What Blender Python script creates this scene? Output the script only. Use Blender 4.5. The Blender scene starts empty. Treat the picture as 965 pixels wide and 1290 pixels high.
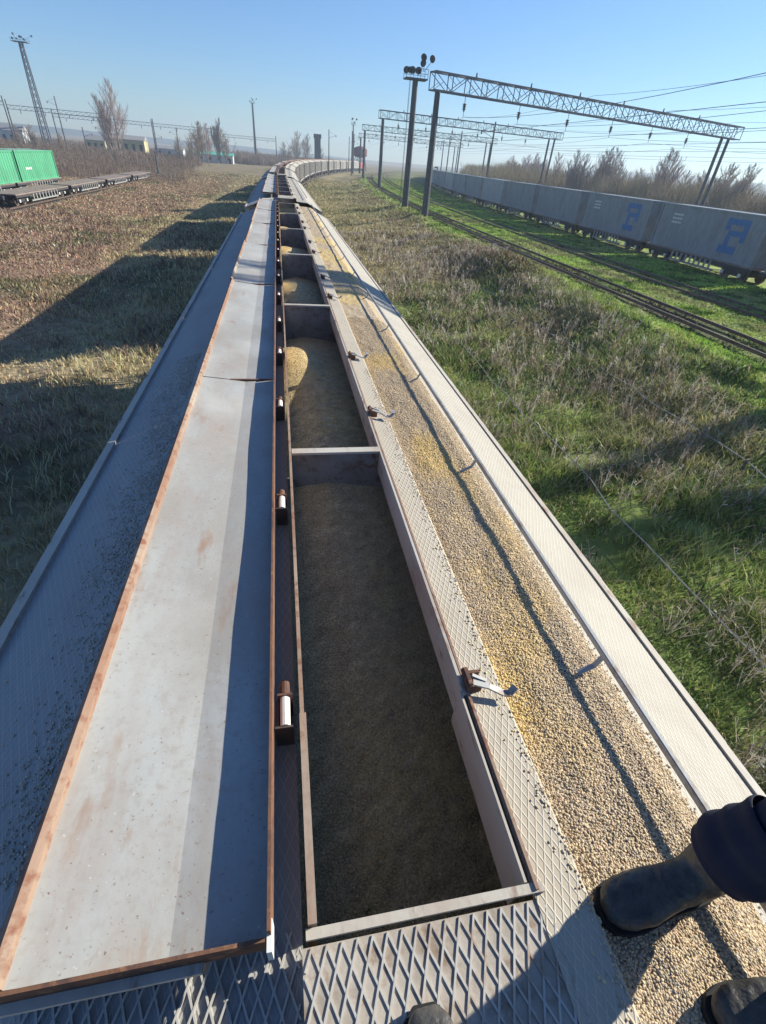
import bpy, math, random
import numpy as np
from mathutils import Matrix, Vector
random.seed(7); RNG=np.random.default_rng(7)
D=bpy.data; SC=bpy.context.scene; COL=SC.collection
rad=math.radians
# All geometry is laid out with the camera's eye at the origin, then lifted by LIFT so that the low ground is z = 0.
LIFT=7.3
# ------------------------------------------------------------------ camera
F,PITCH,ROLL,YAW=600.3,0.63373,0.089411,0.229996
fw=Vector((math.sin(YAW)*math.cos(PITCH),math.cos(YAW)*math.cos(PITCH),-math.sin(PITCH)))
rt=Vector((math.cos(YAW),-math.sin(YAW),0)); up=rt.cross(fw)
r2=rt*math.cos(ROLL)+up*math.sin(ROLL); u2=-rt*math.sin(ROLL)+up*math.cos(ROLL)
cam=D.cameras.new('camera'); camo=D.objects.new('camera',cam); COL.objects.link(camo)
camo.matrix_world=Matrix(((r2.x,u2.x,-fw.x,0),(r2.y,u2.y,-fw.y,0),(r2.z,u2.z,-fw.z,LIFT),(0,0,0,1)))
cam.sensor_fit='HORIZONTAL'; cam.sensor_width=36; cam.lens=36*F/965
cam.clip_start=0.02; cam.clip_end=9000
SC.camera=camo
# ------------------------------------------------------------------ sky, sun, exposure
SUN_EL,SUN_AZ=27.0,14.0          # azimuth from +X towards +Y
w=D.worlds.new('World'); SC.world=w; w.use_nodes=True
nt=w.node_tree; nt.nodes.clear()
sky=nt.nodes.new('ShaderNodeTexSky'); sky.sky_type='NISHITA'; sky.sun_disc=False
sky.sun_elevation=rad(SUN_EL); sky.sun_rotation=rad(90-SUN_AZ)
sky.altitude=100; sky.air_density=1.15; sky.dust_density=0.15; sky.ozone_density=4.0
bg=nt.nodes.new('ShaderNodeBackground'); bg.inputs['Strength'].default_value=0.063
wo=nt.nodes.new('ShaderNodeOutputWorld')
wb_=nt.nodes.new('ShaderNodeMix'); wb_.data_type='RGBA'; wb_.blend_type='MULTIPLY'; wb_.inputs[0].default_value=1; wb_.inputs[7].default_value=(.85,1.06,1.38,1)
nt.links.new(sky.outputs[0],wb_.inputs[6]); nt.links.new(wb_.outputs[2],bg.inputs[0]); nt.links.new(bg.outputs[0],wo.inputs[0])
sl=D.lights.new('sun','SUN'); sl.energy=5.0; sl.angle=rad(0.5); sl.color=(1,0.955,0.83)
so=D.objects.new('sun',sl); COL.objects.link(so)
sd=Vector((math.cos(rad(SUN_EL))*math.cos(rad(SUN_AZ)),math.cos(rad(SUN_EL))*math.sin(rad(SUN_AZ)),math.sin(rad(SUN_EL))))
so.rotation_euler=sd.to_track_quat('Z','Y').to_euler(); so.location=(30,10,40)
SC.view_settings.view_transform='Standard'; SC.view_settings.look='None'
SC.view_settings.exposure=0.82; SC.view_settings.gamma=1; SC.view_settings.use_curve_mapping=False
SC.render.engine='CYCLES'; SC.cycles.max_bounces=6; SC.cycles.diffuse_bounces=3
SC.cycles.volume_bounces=0
# ------------------------------------------------------------------ helpers
def tag(o,label=None,cat=None,group=None,kind=None):
    if label: o['label']=label
    if cat: o['category']=cat
    if group: o['group']=group
    if kind: o['kind']=kind
    return o
def empty(name,loc=(0,0,0),rz=0):
    o=D.objects.new(name,None); COL.objects.link(o); o.location=loc; o.rotation_euler=(0,0,rz); o.empty_display_size=.3
    return o
class MB:
    def __init__(s): s.v=[]; s.f=[]; s.c=[]
    def add(s,vs,fs,col=None):
        n=len(s.v); s.v+= [tuple(p) for p in vs]; s.f+=[tuple(i+n for i in f) for f in fs]
        if col is not None: s.c+=[col]*len(vs)
        return s
    def box(s,x0,x1,y0,y1,z0,z1,col=None):
        return s.add([(x0,y0,z0),(x1,y0,z0),(x1,y1,z0),(x0,y1,z0),(x0,y0,z1),(x1,y0,z1),(x1,y1,z1),(x0,y1,z1)],
          [(0,3,2,1),(4,5,6,7),(0,1,5,4),(1,2,6,5),(2,3,7,6),(3,0,4,7)],col)
    def bar(s,p,q,wd,ht,roll=0):
        p=Vector(p);q=Vector(q);d=(q-p).normalized(); a=Vector((0,0,1)) if abs(d.z)<.95 else Vector((1,0,0))
        sx=d.cross(a).normalized(); sz=sx.cross(d).normalized()
        if roll: sx,sz=sx*math.cos(roll)+sz*math.sin(roll),-sx*math.sin(roll)+sz*math.cos(roll)
        sx=sx*wd/2; sz=sz*ht/2
        return s.add([p-sx-sz,p+sx-sz,p+sx+sz,p-sx+sz,q-sx-sz,q+sx-sz,q+sx+sz,q-sx+sz],[(0,1,2,3),(7,6,5,4),(0,4,5,1),(1,5,6,2),(2,6,7,3),(3,7,4,0)])
    def tube(s,p,q,r1,r2=None,n=8,cap=True):
        r2=r1 if r2 is None else r2
        p=Vector(p);q=Vector(q);d=(q-p).normalized(); a=Vector((0,0,1)) if abs(d.z)<.95 else Vector((1,0,0))
        sx=d.cross(a).normalized(); sy=sx.cross(d)
        vs=[];
        for c,r in ((p,r1),(q,r2)):
            for i in range(n):
                t=2*math.pi*i/n; vs.append(c+sx*(r*math.cos(t))+sy*(r*math.sin(t)))
        fs=[(i,(i+1)%n,n+(i+1)%n,n+i) for i in range(n)]
        if cap: fs+= [tuple(reversed(range(n))),tuple(range(n,2*n))]
        return s.add(vs,fs)
    def sweep(s,prof,ys,closed=True,fn=None):
        # extrude profile [(x,z)] along the list of y, fn(x,y,z)->point
        n=len(prof); vs=[]
        for y in ys:
            for x,z in prof: vs.append(fn(x,y,z) if fn else (x,y,z))
        fs=[]
        m=n if closed else n-1
        for j in range(len(ys)-1):
            for i in range(m):
                a=j*n+i;b=j*n+(i+1)%n; fs.append((a,b,b+n,a+n))
        if closed: fs+=[tuple(reversed(range(n))),tuple(range((len(ys)-1)*n,len(ys)*n))]
        return s.add(vs,fs)
    def loft(s,rings,cap=True):
        n=len(rings[0]); vs=[p for r in rings for p in r]; fs=[]
        for j in range(len(rings)-1):
            for i in range(n):
                a=j*n+i;b=j*n+(i+1)%n; fs.append((a,b,b+n,a+n))
        if cap: fs+=[tuple(reversed(range(n))),tuple(range((len(rings)-1)*n,len(rings)*n))]
        return s.add(vs,fs)
    def build(s,name,mat,parent=None,smooth=False,bevel=0):
        me=D.meshes.new(name); me.from_pydata(s.v,[],s.f); me.materials.append(mat)
        if s.c and len(s.c)==len(s.v):
            at=me.color_attributes.new('Col','FLOAT_COLOR','POINT'); at.data.foreach_set('color',np.array([(c[0],c[1],c[2],1) for c in s.c],dtype=np.float32).ravel())
        if smooth: me.polygons.foreach_set('use_smooth',[True]*len(me.polygons))
        o=D.objects.new(name,me); COL.objects.link(o)
        if parent: o.parent=parent
        if bevel:
            b=o.modifiers.new('bevel','BEVEL'); b.width=bevel; b.segments=2; b.limit_method='ANGLE'
        return o
def fast_mesh(name,V,tris,cols,mat,quads=None,smooth=False):
    me=D.meshes.new(name); me.vertices.add(len(V)); me.vertices.foreach_set('co',np.ascontiguousarray(V,dtype=np.float32).ravel())
    t=np.asarray(tris,dtype=np.int32).reshape(-1,3) if tris is not None else np.zeros((0,3),np.int32)
    q=np.asarray(quads,dtype=np.int32).reshape(-1,4) if quads is not None else np.zeros((0,4),np.int32)
    lv=np.concatenate([t.ravel(),q.ravel()]); me.loops.add(len(lv)); me.loops.foreach_set('vertex_index',lv)
    ls=np.concatenate([np.arange(len(t))*3,len(t)*3+np.arange(len(q))*4]).astype(np.int32)
    me.polygons.add(len(ls)); me.polygons.foreach_set('loop_start',ls)
    if cols is not None:
        at=me.color_attributes.new('Col','FLOAT_COLOR','POINT'); c4=np.ones((len(V),4),np.float32); c4[:,:3]=cols
        at.data.foreach_set('color',c4.ravel())
    if smooth: me.polygons.foreach_set('use_smooth',[True]*len(ls))
    me.update(calc_edges=True); me.materials.append(mat)
    o=D.objects.new(name,me); COL.objects.link(o); return o
def children(o): return [c for c in D.objects if c.parent==o]
def copy_tree(o,kids,parent=None,skip=()):
    c=o.copy(); COL.objects.link(c)
    if parent: c.parent=parent
    for ch in kids.get(o.name,[]):
        if ch.name.split('.')[0] in skip: continue
        copy_tree(ch,kids,c,skip)
    return c
def kidmap():
    k={}
    for o in D.objects:
        if o.parent: k.setdefault(o.parent.name,[]).append(o)
    return k
# value noise in numpy
def vnoise(x,y,seed=0):
    x=np.asarray(x,float);y=np.asarray(y,float)
    xi=np.floor(x).astype(np.int64); yi=np.floor(y).astype(np.int64); fx=x-xi; fy=y-yi
    fx=fx*fx*(3-2*fx); fy=fy*fy*(3-2*fy)
    def h(a,b):
        n=(a*374761393+b*668265263+seed*1274126177)&0xffffffff
        n=((n^(n>>13))*1274126177)&0xffffffff
        return ((n^(n>>16))&0xffff)/65535.
    return (h(xi,yi)*(1-fx)+h(xi+1,yi)*fx)*(1-fy)+(h(xi,yi+1)*(1-fx)+h(xi+1,yi+1)*fx)*fy
def fnoise(x,y,seed=0,o=4):
    r=0;a=.5;t=0
    for i in range(o): r=r+a*vnoise(np.asarray(x)*2**i,np.asarray(y)*2**i,seed+i*17); t+=a; a*=.5
    return r/t
# ------------------------------------------------------------------ materials
def mat(name,base=(.5,.5,.5),rough=.7,metal=0,attr=None,noise=None,bump=None,vor=None,layers=(),diamond=None,spec=.3,stretch=None,translucent=0):
    """base colour, then noise tint layers (scale, lo, hi, colour, stretch), bump=(scale,strength,dist)"""
    m=D.materials.new(name); m.use_nodes=True; t=m.node_tree; N=t.nodes; L=t.links
    b=N['Principled BSDF']; b.inputs['Roughness'].default_value=rough; b.inputs['Metallic'].default_value=metal
    b.inputs['Specular IOR Level'].default_value=spec
    tc=N.new('ShaderNodeTexCoord')
    if attr:
        a=N.new('ShaderNodeAttribute'); a.attribute_name=attr; col=a.outputs['Color']
    else:
        a=N.new('ShaderNodeRGB'); a.outputs[0].default_value=(*base,1); col=a.outputs[0]
    def coord(st):
        if st is None: return tc.outputs['Object']
        mp=N.new('ShaderNodeMapping'); mp.inputs['Scale'].default_value=st; L.new(tc.outputs['Object'],mp.inputs[0]); return mp.outputs[0]
    def mixc(fac,c1,c2,mode='MIX'):
        mx=N.new('ShaderNodeMix'); mx.data_type='RGBA'; mx.blend_type=mode
        if isinstance(fac,float): mx.inputs[0].default_value=fac
        else: L.new(fac,mx.inputs[0])
        for i,c in ((6,c1),(7,c2)):
            if isinstance(c,tuple): mx.inputs[i].default_value=(*c,1)
            else: L.new(c,mx.inputs[i])
        return mx.outputs[2]
    for (sc,lo,hi,c,st) in layers:
        n=N.new('ShaderNodeTexNoise'); n.inputs['Scale'].default_value=sc; n.inputs['Detail'].default_value=6; n.inputs['Roughness'].default_value=.62
        L.new(coord(st),n.inputs['Vector'])
        mr=N.new('ShaderNodeMapRange'); mr.inputs[1].default_value=lo; mr.inputs[2].default_value=hi; L.new(n.outputs[0],mr.inputs[0])
        col=mixc(mr.outputs[0],col,c)
    hgt=None
    if vor:
        sc,rnd,st,dist=vor
        v=N.new('ShaderNodeTexVoronoi'); v.inputs['Scale'].default_value=sc; L.new(coord(None),v.inputs['Vector'])
        sep=N.new('ShaderNodeSeparateColor'); L.new(v.outputs['Color'],sep.inputs[0])
        mr=N.new('ShaderNodeMapRange'); mr.inputs[3].default_value=1-rnd; mr.inputs[4].default_value=1+rnd*.6; L.new(sep.outputs[0],mr.inputs[0])
        hs=N.new('ShaderNodeHueSaturation'); L.new(col,hs.inputs['Color']); L.new(mr.outputs[0],hs.inputs['Value']); col=hs.outputs[0]
        bp=N.new('ShaderNodeBump'); bp.invert=True; bp.inputs['Strength'].default_value=st; bp.inputs['Distance'].default_value=dist
        L.new(v.outputs['Distance'],bp.inputs['Height']); hgt=bp
    if diamond:
        ax,ay,wd,ccell,cline,st=diamond
        sx=N.new('ShaderNodeSeparateXYZ'); L.new(tc.outputs['Object'],sx.inputs[0])
        def M(op,a_,b_=None):
            n=N.new('ShaderNodeMath'); n.operation=op
            for i,q in ((0,a_),(1,b_)):
                if q is None: continue
                if isinstance(q,(int,float)): n.inputs[i].default_value=q
                else: L.new(q,n.inputs[i])
            return n.outputs[0]
        U=M('MULTIPLY',sx.outputs[0],1/ax); V=M('MULTIPLY',sx.outputs[1],1/ay)
        l=[]
        for op in ('ADD','SUBTRACT'):
            q=M('FRACT',M(op,U,V)); q=M('ABSOLUTE',M('SUBTRACT',q,.5)); l.append(q)
        mn=M('MINIMUM',l[0],l[1])
        mr=N.new('ShaderNodeMapRange'); mr.inputs[1].default_value=wd*.6; mr.inputs[2].default_value=wd*1.5; mr.inputs[3].default_value=1; mr.inputs[4].default_value=0
        L.new(mn,mr.inputs[0])
        dirt=mixc(.55,col,ccell); lit=mixc(.5,col,cline)
        col=mixc(mr.outputs[0],dirt,lit)
        bp=N.new('ShaderNodeBump'); bp.inputs['Strength'].default_value=st; bp.inputs['Distance'].default_value=.004
        L.new(mr.outputs[0],bp.inputs['Height'])
        if hgt: L.new(hgt.outputs[0],bp.inputs['Normal'])
        hgt=bp
    if bump:
        sc,st,dist=bump
        n=N.new('ShaderNodeTexNoise'); n.inputs['Scale'].default_value=sc; n.inputs['Detail'].default_value=5; L.new(tc.outputs['Object'],n.inputs['Vector'])
        bp=N.new('ShaderNodeBump'); bp.inputs['Strength'].default_value=st; bp.inputs['Distance'].default_value=dist; L.new(n.outputs[0],bp.inputs['Height'])
        if hgt: L.new(hgt.outputs[0],bp.inputs['Normal'])
        hgt=bp
    if hgt: L.new(hgt.outputs[0],b.inputs['Normal'])
    L.new(col,b.inputs['Base Color'])
    if translucent:
        tr=N.new('ShaderNodeBsdfTranslucent'); L.new(col,tr.inputs[0]); ms=N.new('ShaderNodeMixShader'); ms.inputs[0].default_value=translucent
        L.new(b.outputs[0],ms.inputs[1]); L.new(tr.outputs[0],ms.inputs[2]); L.new(ms.outputs[0],N['Material Output'].inputs[0])
    return m
RUST=(.16,.065,.035)
M={}
M['roof']=mat('dusty_roof_plate',(.46,.405,.32),.78,layers=[(3,.45,.75,(.35,.30,.23),None),(14,.55,.8,(.28,.21,.15),(1,.35,1)),(.9,.5,.7,(.46,.42,.35),None)],diamond=(.024,.054,.09,(.40,.345,.265),(.52,.48,.40),.55),bump=(25,.15,.003))
M['skirt']=mat('tread_skirt_plate',(.41,.375,.31),.72,layers=[(3,.45,.75,(.31,.27,.22),None),(14,.55,.8,(.25,.20,.16),(1,.35,1))],diamond=(.026,.050,.10,(.33,.30,.25),(.50,.47,.41),.6))
M['roof_dark']=mat('grimy_roof_plate',(.36,.355,.34),.8,layers=[(2.5,.45,.7,(.26,.25,.235),(1,.5,1)),(9,.55,.7,(.42,.40,.36),(1,.3,1))],diamond=(.030,.066,.07,(.29,.285,.27),(.42,.415,.40),.4),bump=(60,.3,.003))
M['lid']=mat('weathered_lid_paint',(.385,.39,.372),.62,layers=[(1.1,.42,.60,(.34,.335,.315),(1,.6,1)),(35,.5,.8,(.30,.275,.24),None),(2.2,.42,.62,(.31,.29,.26),(1,.5,1)),(6,.5,.75,(.33,.285,.25),(1,.3,1)),(9,.60,.74,(.30,.21,.155),(1,.3,1)),(90,.62,.70,(.20,.13,.10),None),(1.2,.5,.75,(.42,.41,.38),None),(60,.66,.72,(.50,.48,.44),None)],bump=(9,.25,.01))
M['rustlid']=mat('rusty_lid_edge',(.26,.15,.10),.8,layers=[(5,.42,.66,(.36,.28,.21),(1,.2,1)),(20,.5,.65,(.20,.09,.055),None),(3,.55,.66,(.36,.315,.26),(1,.15,1))],bump=(40,.4,.004))
M['rust']=mat('rust',(.17,.085,.05),.85,layers=[(8,.45,.62,(.09,.05,.04),None),(30,.55,.7,(.30,.15,.08),None)],bump=(60,.5,.003))
M['cream']=mat('dusty_cream_steel',(.46,.42,.35),.7,layers=[(5,.45,.65,(.38,.30,.24),(1,.3,1)),(18,.56,.68,(.22,.12,.08),(1,.3,1)),(1.5,.45,.7,(.50,.47,.41),None)],bump=(50,.25,.003))
M['steel']=mat('grey_steel',(.34,.34,.33),.6,.2,layers=[(10,.5,.7,(.2,.15,.12),None)],bump=(40,.2,.002))
M['whitepaint']=mat('white_paint',(.72,.70,.66),.5,layers=[(20,.58,.7,(.3,.16,.1),None)])
M['dark']=mat('dark_steel',(.045,.045,.05),.7,layers=[(6,.5,.7,(.09,.07,.055),None)],bump=(30,.3,.004))
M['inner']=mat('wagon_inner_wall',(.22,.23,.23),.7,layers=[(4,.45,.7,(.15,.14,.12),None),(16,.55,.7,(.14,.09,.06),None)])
M['body']=mat('wagon_body_paint',(.46,.44,.40),.65,layers=[(1.2,.45,.7,(.36,.33,.29),(1,1,.4)),(5,.55,.72,(.28,.2,.15),(1,1,.3))])
M['rib']=mat('raised_rib_steel',(.46,.44,.40),.6,layers=[(9,.5,.68,(.33,.24,.17),None)],bump=(60,.3,.002))
M['plate']=mat('front_plate',(.42,.37,.31),.8,layers=[(7,.45,.65,(.30,.26,.21),None),(16,.5,.7,(.22,.15,.10),None)],bump=(50,.4,.003))
M['grain']=mat('grain',attr='Col',rough=.75,vor=(150,.35,.8,.005),spec=.2)
M['kernel']=mat('kernels',attr='Col',rough=.7,spec=.25)
M['ground']=mat('ground_soil',attr='Col',rough=.95,layers=[],bump=(2.5,.9,.12),vor=(3.2,.28,.35,.08),spec=.1)
M['grass']=mat('grass_blades',attr='Col',rough=.8,spec=.15,translucent=.25)
M['ballast']=mat('ballast',(.13,.11,.09),.9,vor=(14,.5,.9,.04),layers=[(.6,.45,.65,(.10,.11,.05),None)])
M['rail']=mat('rail_steel',(.16,.12,.10),.55,.3,layers=[(3,.5,.7,(.09,.05,.035),None)])
M['sleeper']=mat('sleeper_wood',(.10,.085,.07),.9,layers=[(4,.5,.7,(.16,.14,.12),None)])
M['concrete']=mat('mast_concrete',(.10,.105,.11),.85,layers=[(2,.45,.7,(.07,.07,.075),None)],bump=(20,.3,.01))
M['galv']=mat('galvanised_lattice',(.11,.125,.15),.65,.1,layers=[(3,.5,.7,(.10,.10,.11),None)])
M['wire']=mat('wire',(.06,.06,.065),.6)
M['insul']=mat('insulator',(.08,.06,.06),.4)
M['cont']=mat('grey_container_paint',(.27,.295,.32),.6,layers=[(3,.5,.75,(.19,.18,.165),(1,1,.25)),(1.2,.45,.7,(.21,.22,.235),(1,1,.5)),(6,.6,.75,(.25,.2,.17),(1,1,.4))])
M['cont2']=mat('pale_container_paint',(.33,.355,.37),.6,layers=[(1.2,.45,.7,(.29,.30,.31),None)])
M['logo']=mat('blue_logo_paint',(.06,.17,.36),.6)
M['logow']=mat('white_stencil_paint',(.7,.7,.68),.6)
M['green']=mat('green_container_paint',(.09,.37,.20),.55,layers=[(1,.45,.7,(.08,.29,.16),(1,1,.4)),(4,.58,.72,(.17,.17,.11),(1,1,.3))])
M['teal']=mat('teal_container_paint',(.05,.40,.36),.5,layers=[(1,.5,.7,(.05,.32,.30),None)])
M['greytop']=mat('container_roof',(.25,.30,.28),.7,layers=[(1,.45,.7,(.18,.22,.20),None)])
M['deck']=mat('flat_wagon_deck',(.27,.21,.17),.85,layers=[(2,.45,.65,(.15,.12,.10),None)])
M['bark']=mat('bark',(.24,.20,.165),.9,layers=[(5,.5,.7,(.10,.08,.07),None)])
M['twig']=mat('twigs',(.33,.265,.205),.9)
M['twig2']=mat('olive_twigs',(.21,.20,.085),.9)
M['twig3']=mat('pinkish_twigs',(.30,.22,.19),.9)
M['locored']=mat('red_loco_paint',(.45,.04,.035),.45)
M['tank']=mat('faded_red_tank_paint',(.16,.04,.045),.8,layers=[(.5,.45,.7,(.08,.04,.05),None)])
M['locodark']=mat('dark_blue_loco_paint',(.035,.05,.09),.5)
M['glass']=mat('dark_glass',(.02,.025,.03),.15,spec=.6)
M['yellowwall']=mat('yellow_wall',(.50,.44,.24),.8,layers=[(.5,.45,.7,(.4,.36,.24),None)])
M['whitewall']=mat('white_wall',(.55,.55,.53),.8,layers=[(.5,.45,.7,(.45,.44,.42),None)])
M['roofgrey']=mat('roof_sheet',(.28,.27,.26),.8)
M['roofgreen']=mat('green_roof_sheet',(.12,.42,.30),.6)
M['towerdark']=mat('dark_tower_wall',(.07,.065,.075),.85)
M['leather']=mat('dusty_black_leather',(.028,.027,.026),.5,layers=[(9,.42,.72,(.10,.09,.075),None),(40,.5,.7,(.055,.05,.045),None)],bump=(22,.9,.012),spec=.5)
M['sole']=mat('boot_sole',(.02,.02,.02),.8)
M['trouser']=mat('navy_cloth',(.012,.016,.035),.9,layers=[(5,.5,.75,(.025,.028,.045),None)],bump=(180,.4,.002))
M['jacket']=mat('navy_jacket',(.015,.02,.045),.85,bump=(120,.3,.002))
M['skin']=mat('skin',(.50,.30,.21),.55)
M['hair']=mat('dark_hair',(.025,.018,.012),.7)
M['eye']=mat('eye',(.05,.04,.03),.2)
M['phone']=mat('phone_shell',(.02,.02,.022),.3)
M['hill']=mat('hill_scrub',(.10,.12,.10),.95,layers=[(.02,.45,.65,(.14,.13,.10),None)])

# ------------------------------------------------------------------ ground
def off(Y):
    Y=np.asarray(Y,float); return np.where(Y>45,(Y-45)**2/2100,0)*(np.where(Y>600,600/np.maximum(Y,1),1))
def zg(x,Y):
    dx=np.asarray(x,float)-off(Y)
    z=np.interp(dx,[-60,-36,-30,-24,-20,-8,-4.2,-2.6,2.8,4.6,8,13,17.5,30,60,120],[-7.2,-6.9,-6.9,-6.9,-7.1,-7.3,-7.3,-6.75,-6.75,-7.1,-7.05,-6.6,-5.6,-5.5,-5.6,-6])
    flat=np.clip((np.abs(dx)-3)/3,0,1)*np.where((dx>17.2)&(dx<40),.25,1)*np.where((dx<-22)&(dx>-38),.3,1)
    n=(fnoise(x*.35,Y*.35,3)-.5)*.5+(fnoise(x*.08,Y*.08,9)-.5)*.7
    mound=.9*np.exp(-((dx-15.5)/2.2)**2)*(np.exp(-((Y-37)/7)**2)*1.0+.35*np.exp(-((Y-24)/5)**2))
    return z+n*flat+mound
def zone(x,Y):
    dx=x-off(Y); a=fnoise(x*.25,Y*.25,21); b=fnoise(x*.07,Y*.07,31); c=fnoise(x*1.3,Y*1.3,41,2)
    def mx(p,q,t): t=np.clip(t,0,1)[:,None]; return p*(1-t)+q*t
    n=len(x); K=lambda *v: np.tile(np.array(v,float),(n,1))
    dry=mx(K(.33,.27,.15),K(.23,.175,.11),(a-.35)*3); green=mx(K(.085,.14,.03),K(.19,.245,.065),(c-.3)*2.5)
    gr=np.clip((a*.5+b*.5-.40)*5,0,1)
    near=np.clip((48-Y)/38,0,1)
    right=mx(dry,green,np.clip(gr*1.0*(.4+.6*near)+.55*near-.02,0,.9))
    yard=mx(mx(K(.24,.34,.065),K(.29,.31,.11),(a-.42)*4),K(.055,.10,.018),(c-.45)*3)
    yard=mx(yard,K(.17,.15,.09),np.clip((Y-150)/150,0,.7))
    left=mx(mx(K(.36,.29,.165),K(.21,.175,.10),(a-.4)*4),K(.25,.165,.115),np.clip((-dx-9)/5+(b-.5)*3.5,0,.95))
    left=mx(left,K(.24,.20,.12),np.clip((Y-90)/120,0,.8))
    left=mx(left,K(.10,.11,.05),np.clip((a-.55)*4,0,.6)*(dx>-30))
    r=np.where((dx<2)[:,None],left,right)
    t=np.clip((dx-15.8-(a-.5)*3)/1.2,0,1); r=mx(r,yard,t*(dx>2))
    brown=np.exp(-((dx-16)/2.)**2)*np.exp(-((Y-38)/6)**2)*1.1
    r=mx(r,K(.13,.085,.055),brown)
    for xc,wv,k in ((20.3,.95,.75),(24.0,.55,.4),(26.2,.6,.30)):
        r=mx(r,K(.085,.065,.045),np.clip(1.6-np.abs(dx-xc)/wv,0,1)*k*(.55+a))
    r=mx(r,K(.20,.155,.11),np.exp(-((np.abs(dx)-3.2)/1.0)**2)*.35)
    r=mx(r,K(.16,.14,.10),np.clip((dx-40)/20,0,1))
    return r
gx=np.concatenate([-np.geomspace(3500,62,26),np.arange(-60,44,.55),np.geomspace(44.5,3500,30)])
gy=np.concatenate([np.array([-400,-150,-60,-30,-15]),np.arange(-8,60,.55),np.geomspace(61,5500,120)])
GX,GY=np.meshgrid(gx,gy); fx=GX.ravel();fy=GY.ravel(); nx=len(gx)
V=np.stack([fx,fy,zg(fx,fy)],1)
i=np.arange(len(gy)-1)[:,None]*nx+np.arange(nx-1)[None,:]; i=i.ravel()
g=fast_mesh('ground',V,None,zone(fx,fy),M['ground'],np.stack([i,i+1,i+nx+1,i+nx],1),smooth=True)
tag(g,'rough ground of dry weeds and green grass on both sides of the train','ground',kind='structure')

# ------------------------------------------------------------------ grass
def vis(x,Y,z):
    # inside a generous cone in front of the camera: only what a photo from about here could show
    c=np.stack([x,Y,z],1)@np.array([[*r2],[*u2],[*fw]]).T
    return (c[:,2]>.3)&(np.abs(c[:,0])/np.maximum(c[:,2],.1)<1.15)&(np.abs(c[:,1])/np.maximum(c[:,2],.1)<1.3)
def blades(name,n,xr,yr,hfun,wfac,colfun,label,cat,dens=None,clump=6,ypow=2.2,seed=1,lean=.5):
    R=np.random.default_rng(seed)
    nc=n//clump
    y=yr[0]+(yr[1]-yr[0])*R.random(nc)**ypow; x=xr[0]+(xr[1]-xr[0])*R.random(nc); x=x+off(y)
    k=np.ones(nc,bool)
    if dens is not None: k&=R.random(nc)<dens(x,y)
    k&=vis(x,y,np.full(nc,-6.5)); x=x[k];y=y[k]
    d=np.hypot(x,y)
    hx=hfun(x,y)
    x=np.repeat(x,clump);y=np.repeat(y,clump);d=np.repeat(d,clump);hx=np.repeat(hx,clump); m=len(x)
    sp=.05+.012*d
    x=x+R.normal(size=m)*sp*.6; y=y+R.normal(size=m)*sp*.6
    z=zg(x,y)-.02; h=hx*(.45+.9*R.random(m))
    a=R.random(m)*2*np.pi; wd=(wfac*(.6+.8*R.random(m))*(.006+.0013*d))
    la=R.random(m)*2*np.pi; lr=lean*h*(.3+R.random(m))
    cx,cy=np.cos(a)*wd,np.sin(a)*wd; lx,ly=np.cos(la)*lr,np.sin(la)*lr
    P0=np.stack([x-cx,y-cy,z],1);P1=np.stack([x+cx,y+cy,z],1)
    P2=np.stack([x-cx*.7+lx*.35,y-cy*.7+ly*.35,z+h*.6],1);P3=np.stack([x+cx*.7+lx*.35,y+cy*.7+ly*.35,z+h*.6],1)
    P4=np.stack([x+lx,y+ly,z+h],1)
    Vv=np.stack([P0,P1,P2,P3,P4],1).reshape(-1,3)
    b=np.arange(m)*5
    col=colfun(x,y,R)
    o=fast_mesh(name,Vv,np.stack([b+2,b+3,b+4],1),np.repeat(col,5,axis=0),M['grass'],np.stack([b,b+1,b+3,b+2],1))
    tag(o,label,cat,kind='stuff'); return o
def vary(c,R,s=.25): return np.clip(c*(1+s*R.normal(size=(len(c),1)))*(1+.08*R.normal(size=c.shape)),.008,.6)
def c_right(x,y,R):
    c=zone(x,y)*1.5; k=R.random(len(x))<np.clip(.10+y/120,.1,.3); c[k]=np.array([.50,.43,.25]); return vary(c,R,.34)
blades('weeds',620000,(2.6,17.5),(0.5,190),lambda x,y:.10+.50*np.clip(fnoise(x*.45,y*.45,5)-.32,0,1)**1.1*1.7,.72,c_right,'tall mixed dry and green weeds between the train and the near yard track','weeds',clump=8,ypow=2.6,seed=2,lean=.9,dens=lambda x,y:np.clip(fnoise(x*.7,y*.7,77)*3.0-.75,.05,1))
blades('yard_grass',200000,(15.5,34),(8,220),lambda x,y:.05+.12*fnoise(x*.5,y*.5,6),1.0,lambda x,y,R:vary(zone(x,y)*1.5,R,.22),'short bright green grass over the yard tracks','grass',clump=8,seed=3,dens=lambda x,y:np.where(np.abs(x-off(y)-20.3)<1.0,.18,1.),lean=.6)
def c_left(x,y,R):
    c=zone(x,y)*1.5; k=R.random(len(x))<np.where(x>-11,.5,.12); c[k]=np.array([.56,.46,.28]); return vary(c,R,.25)
blades('dry_grass',380000,(-40,-2.6),(0.5,190),lambda x,y:.08+.26*np.clip(fnoise(x*.4,y*.4,8)-.25,0,1)*1.5+.12*(x>-8),.7,c_left,'dry tan and brown grass left of the train','grass',clump=8,seed=4,lean=.7,ypow=1.7)

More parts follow.
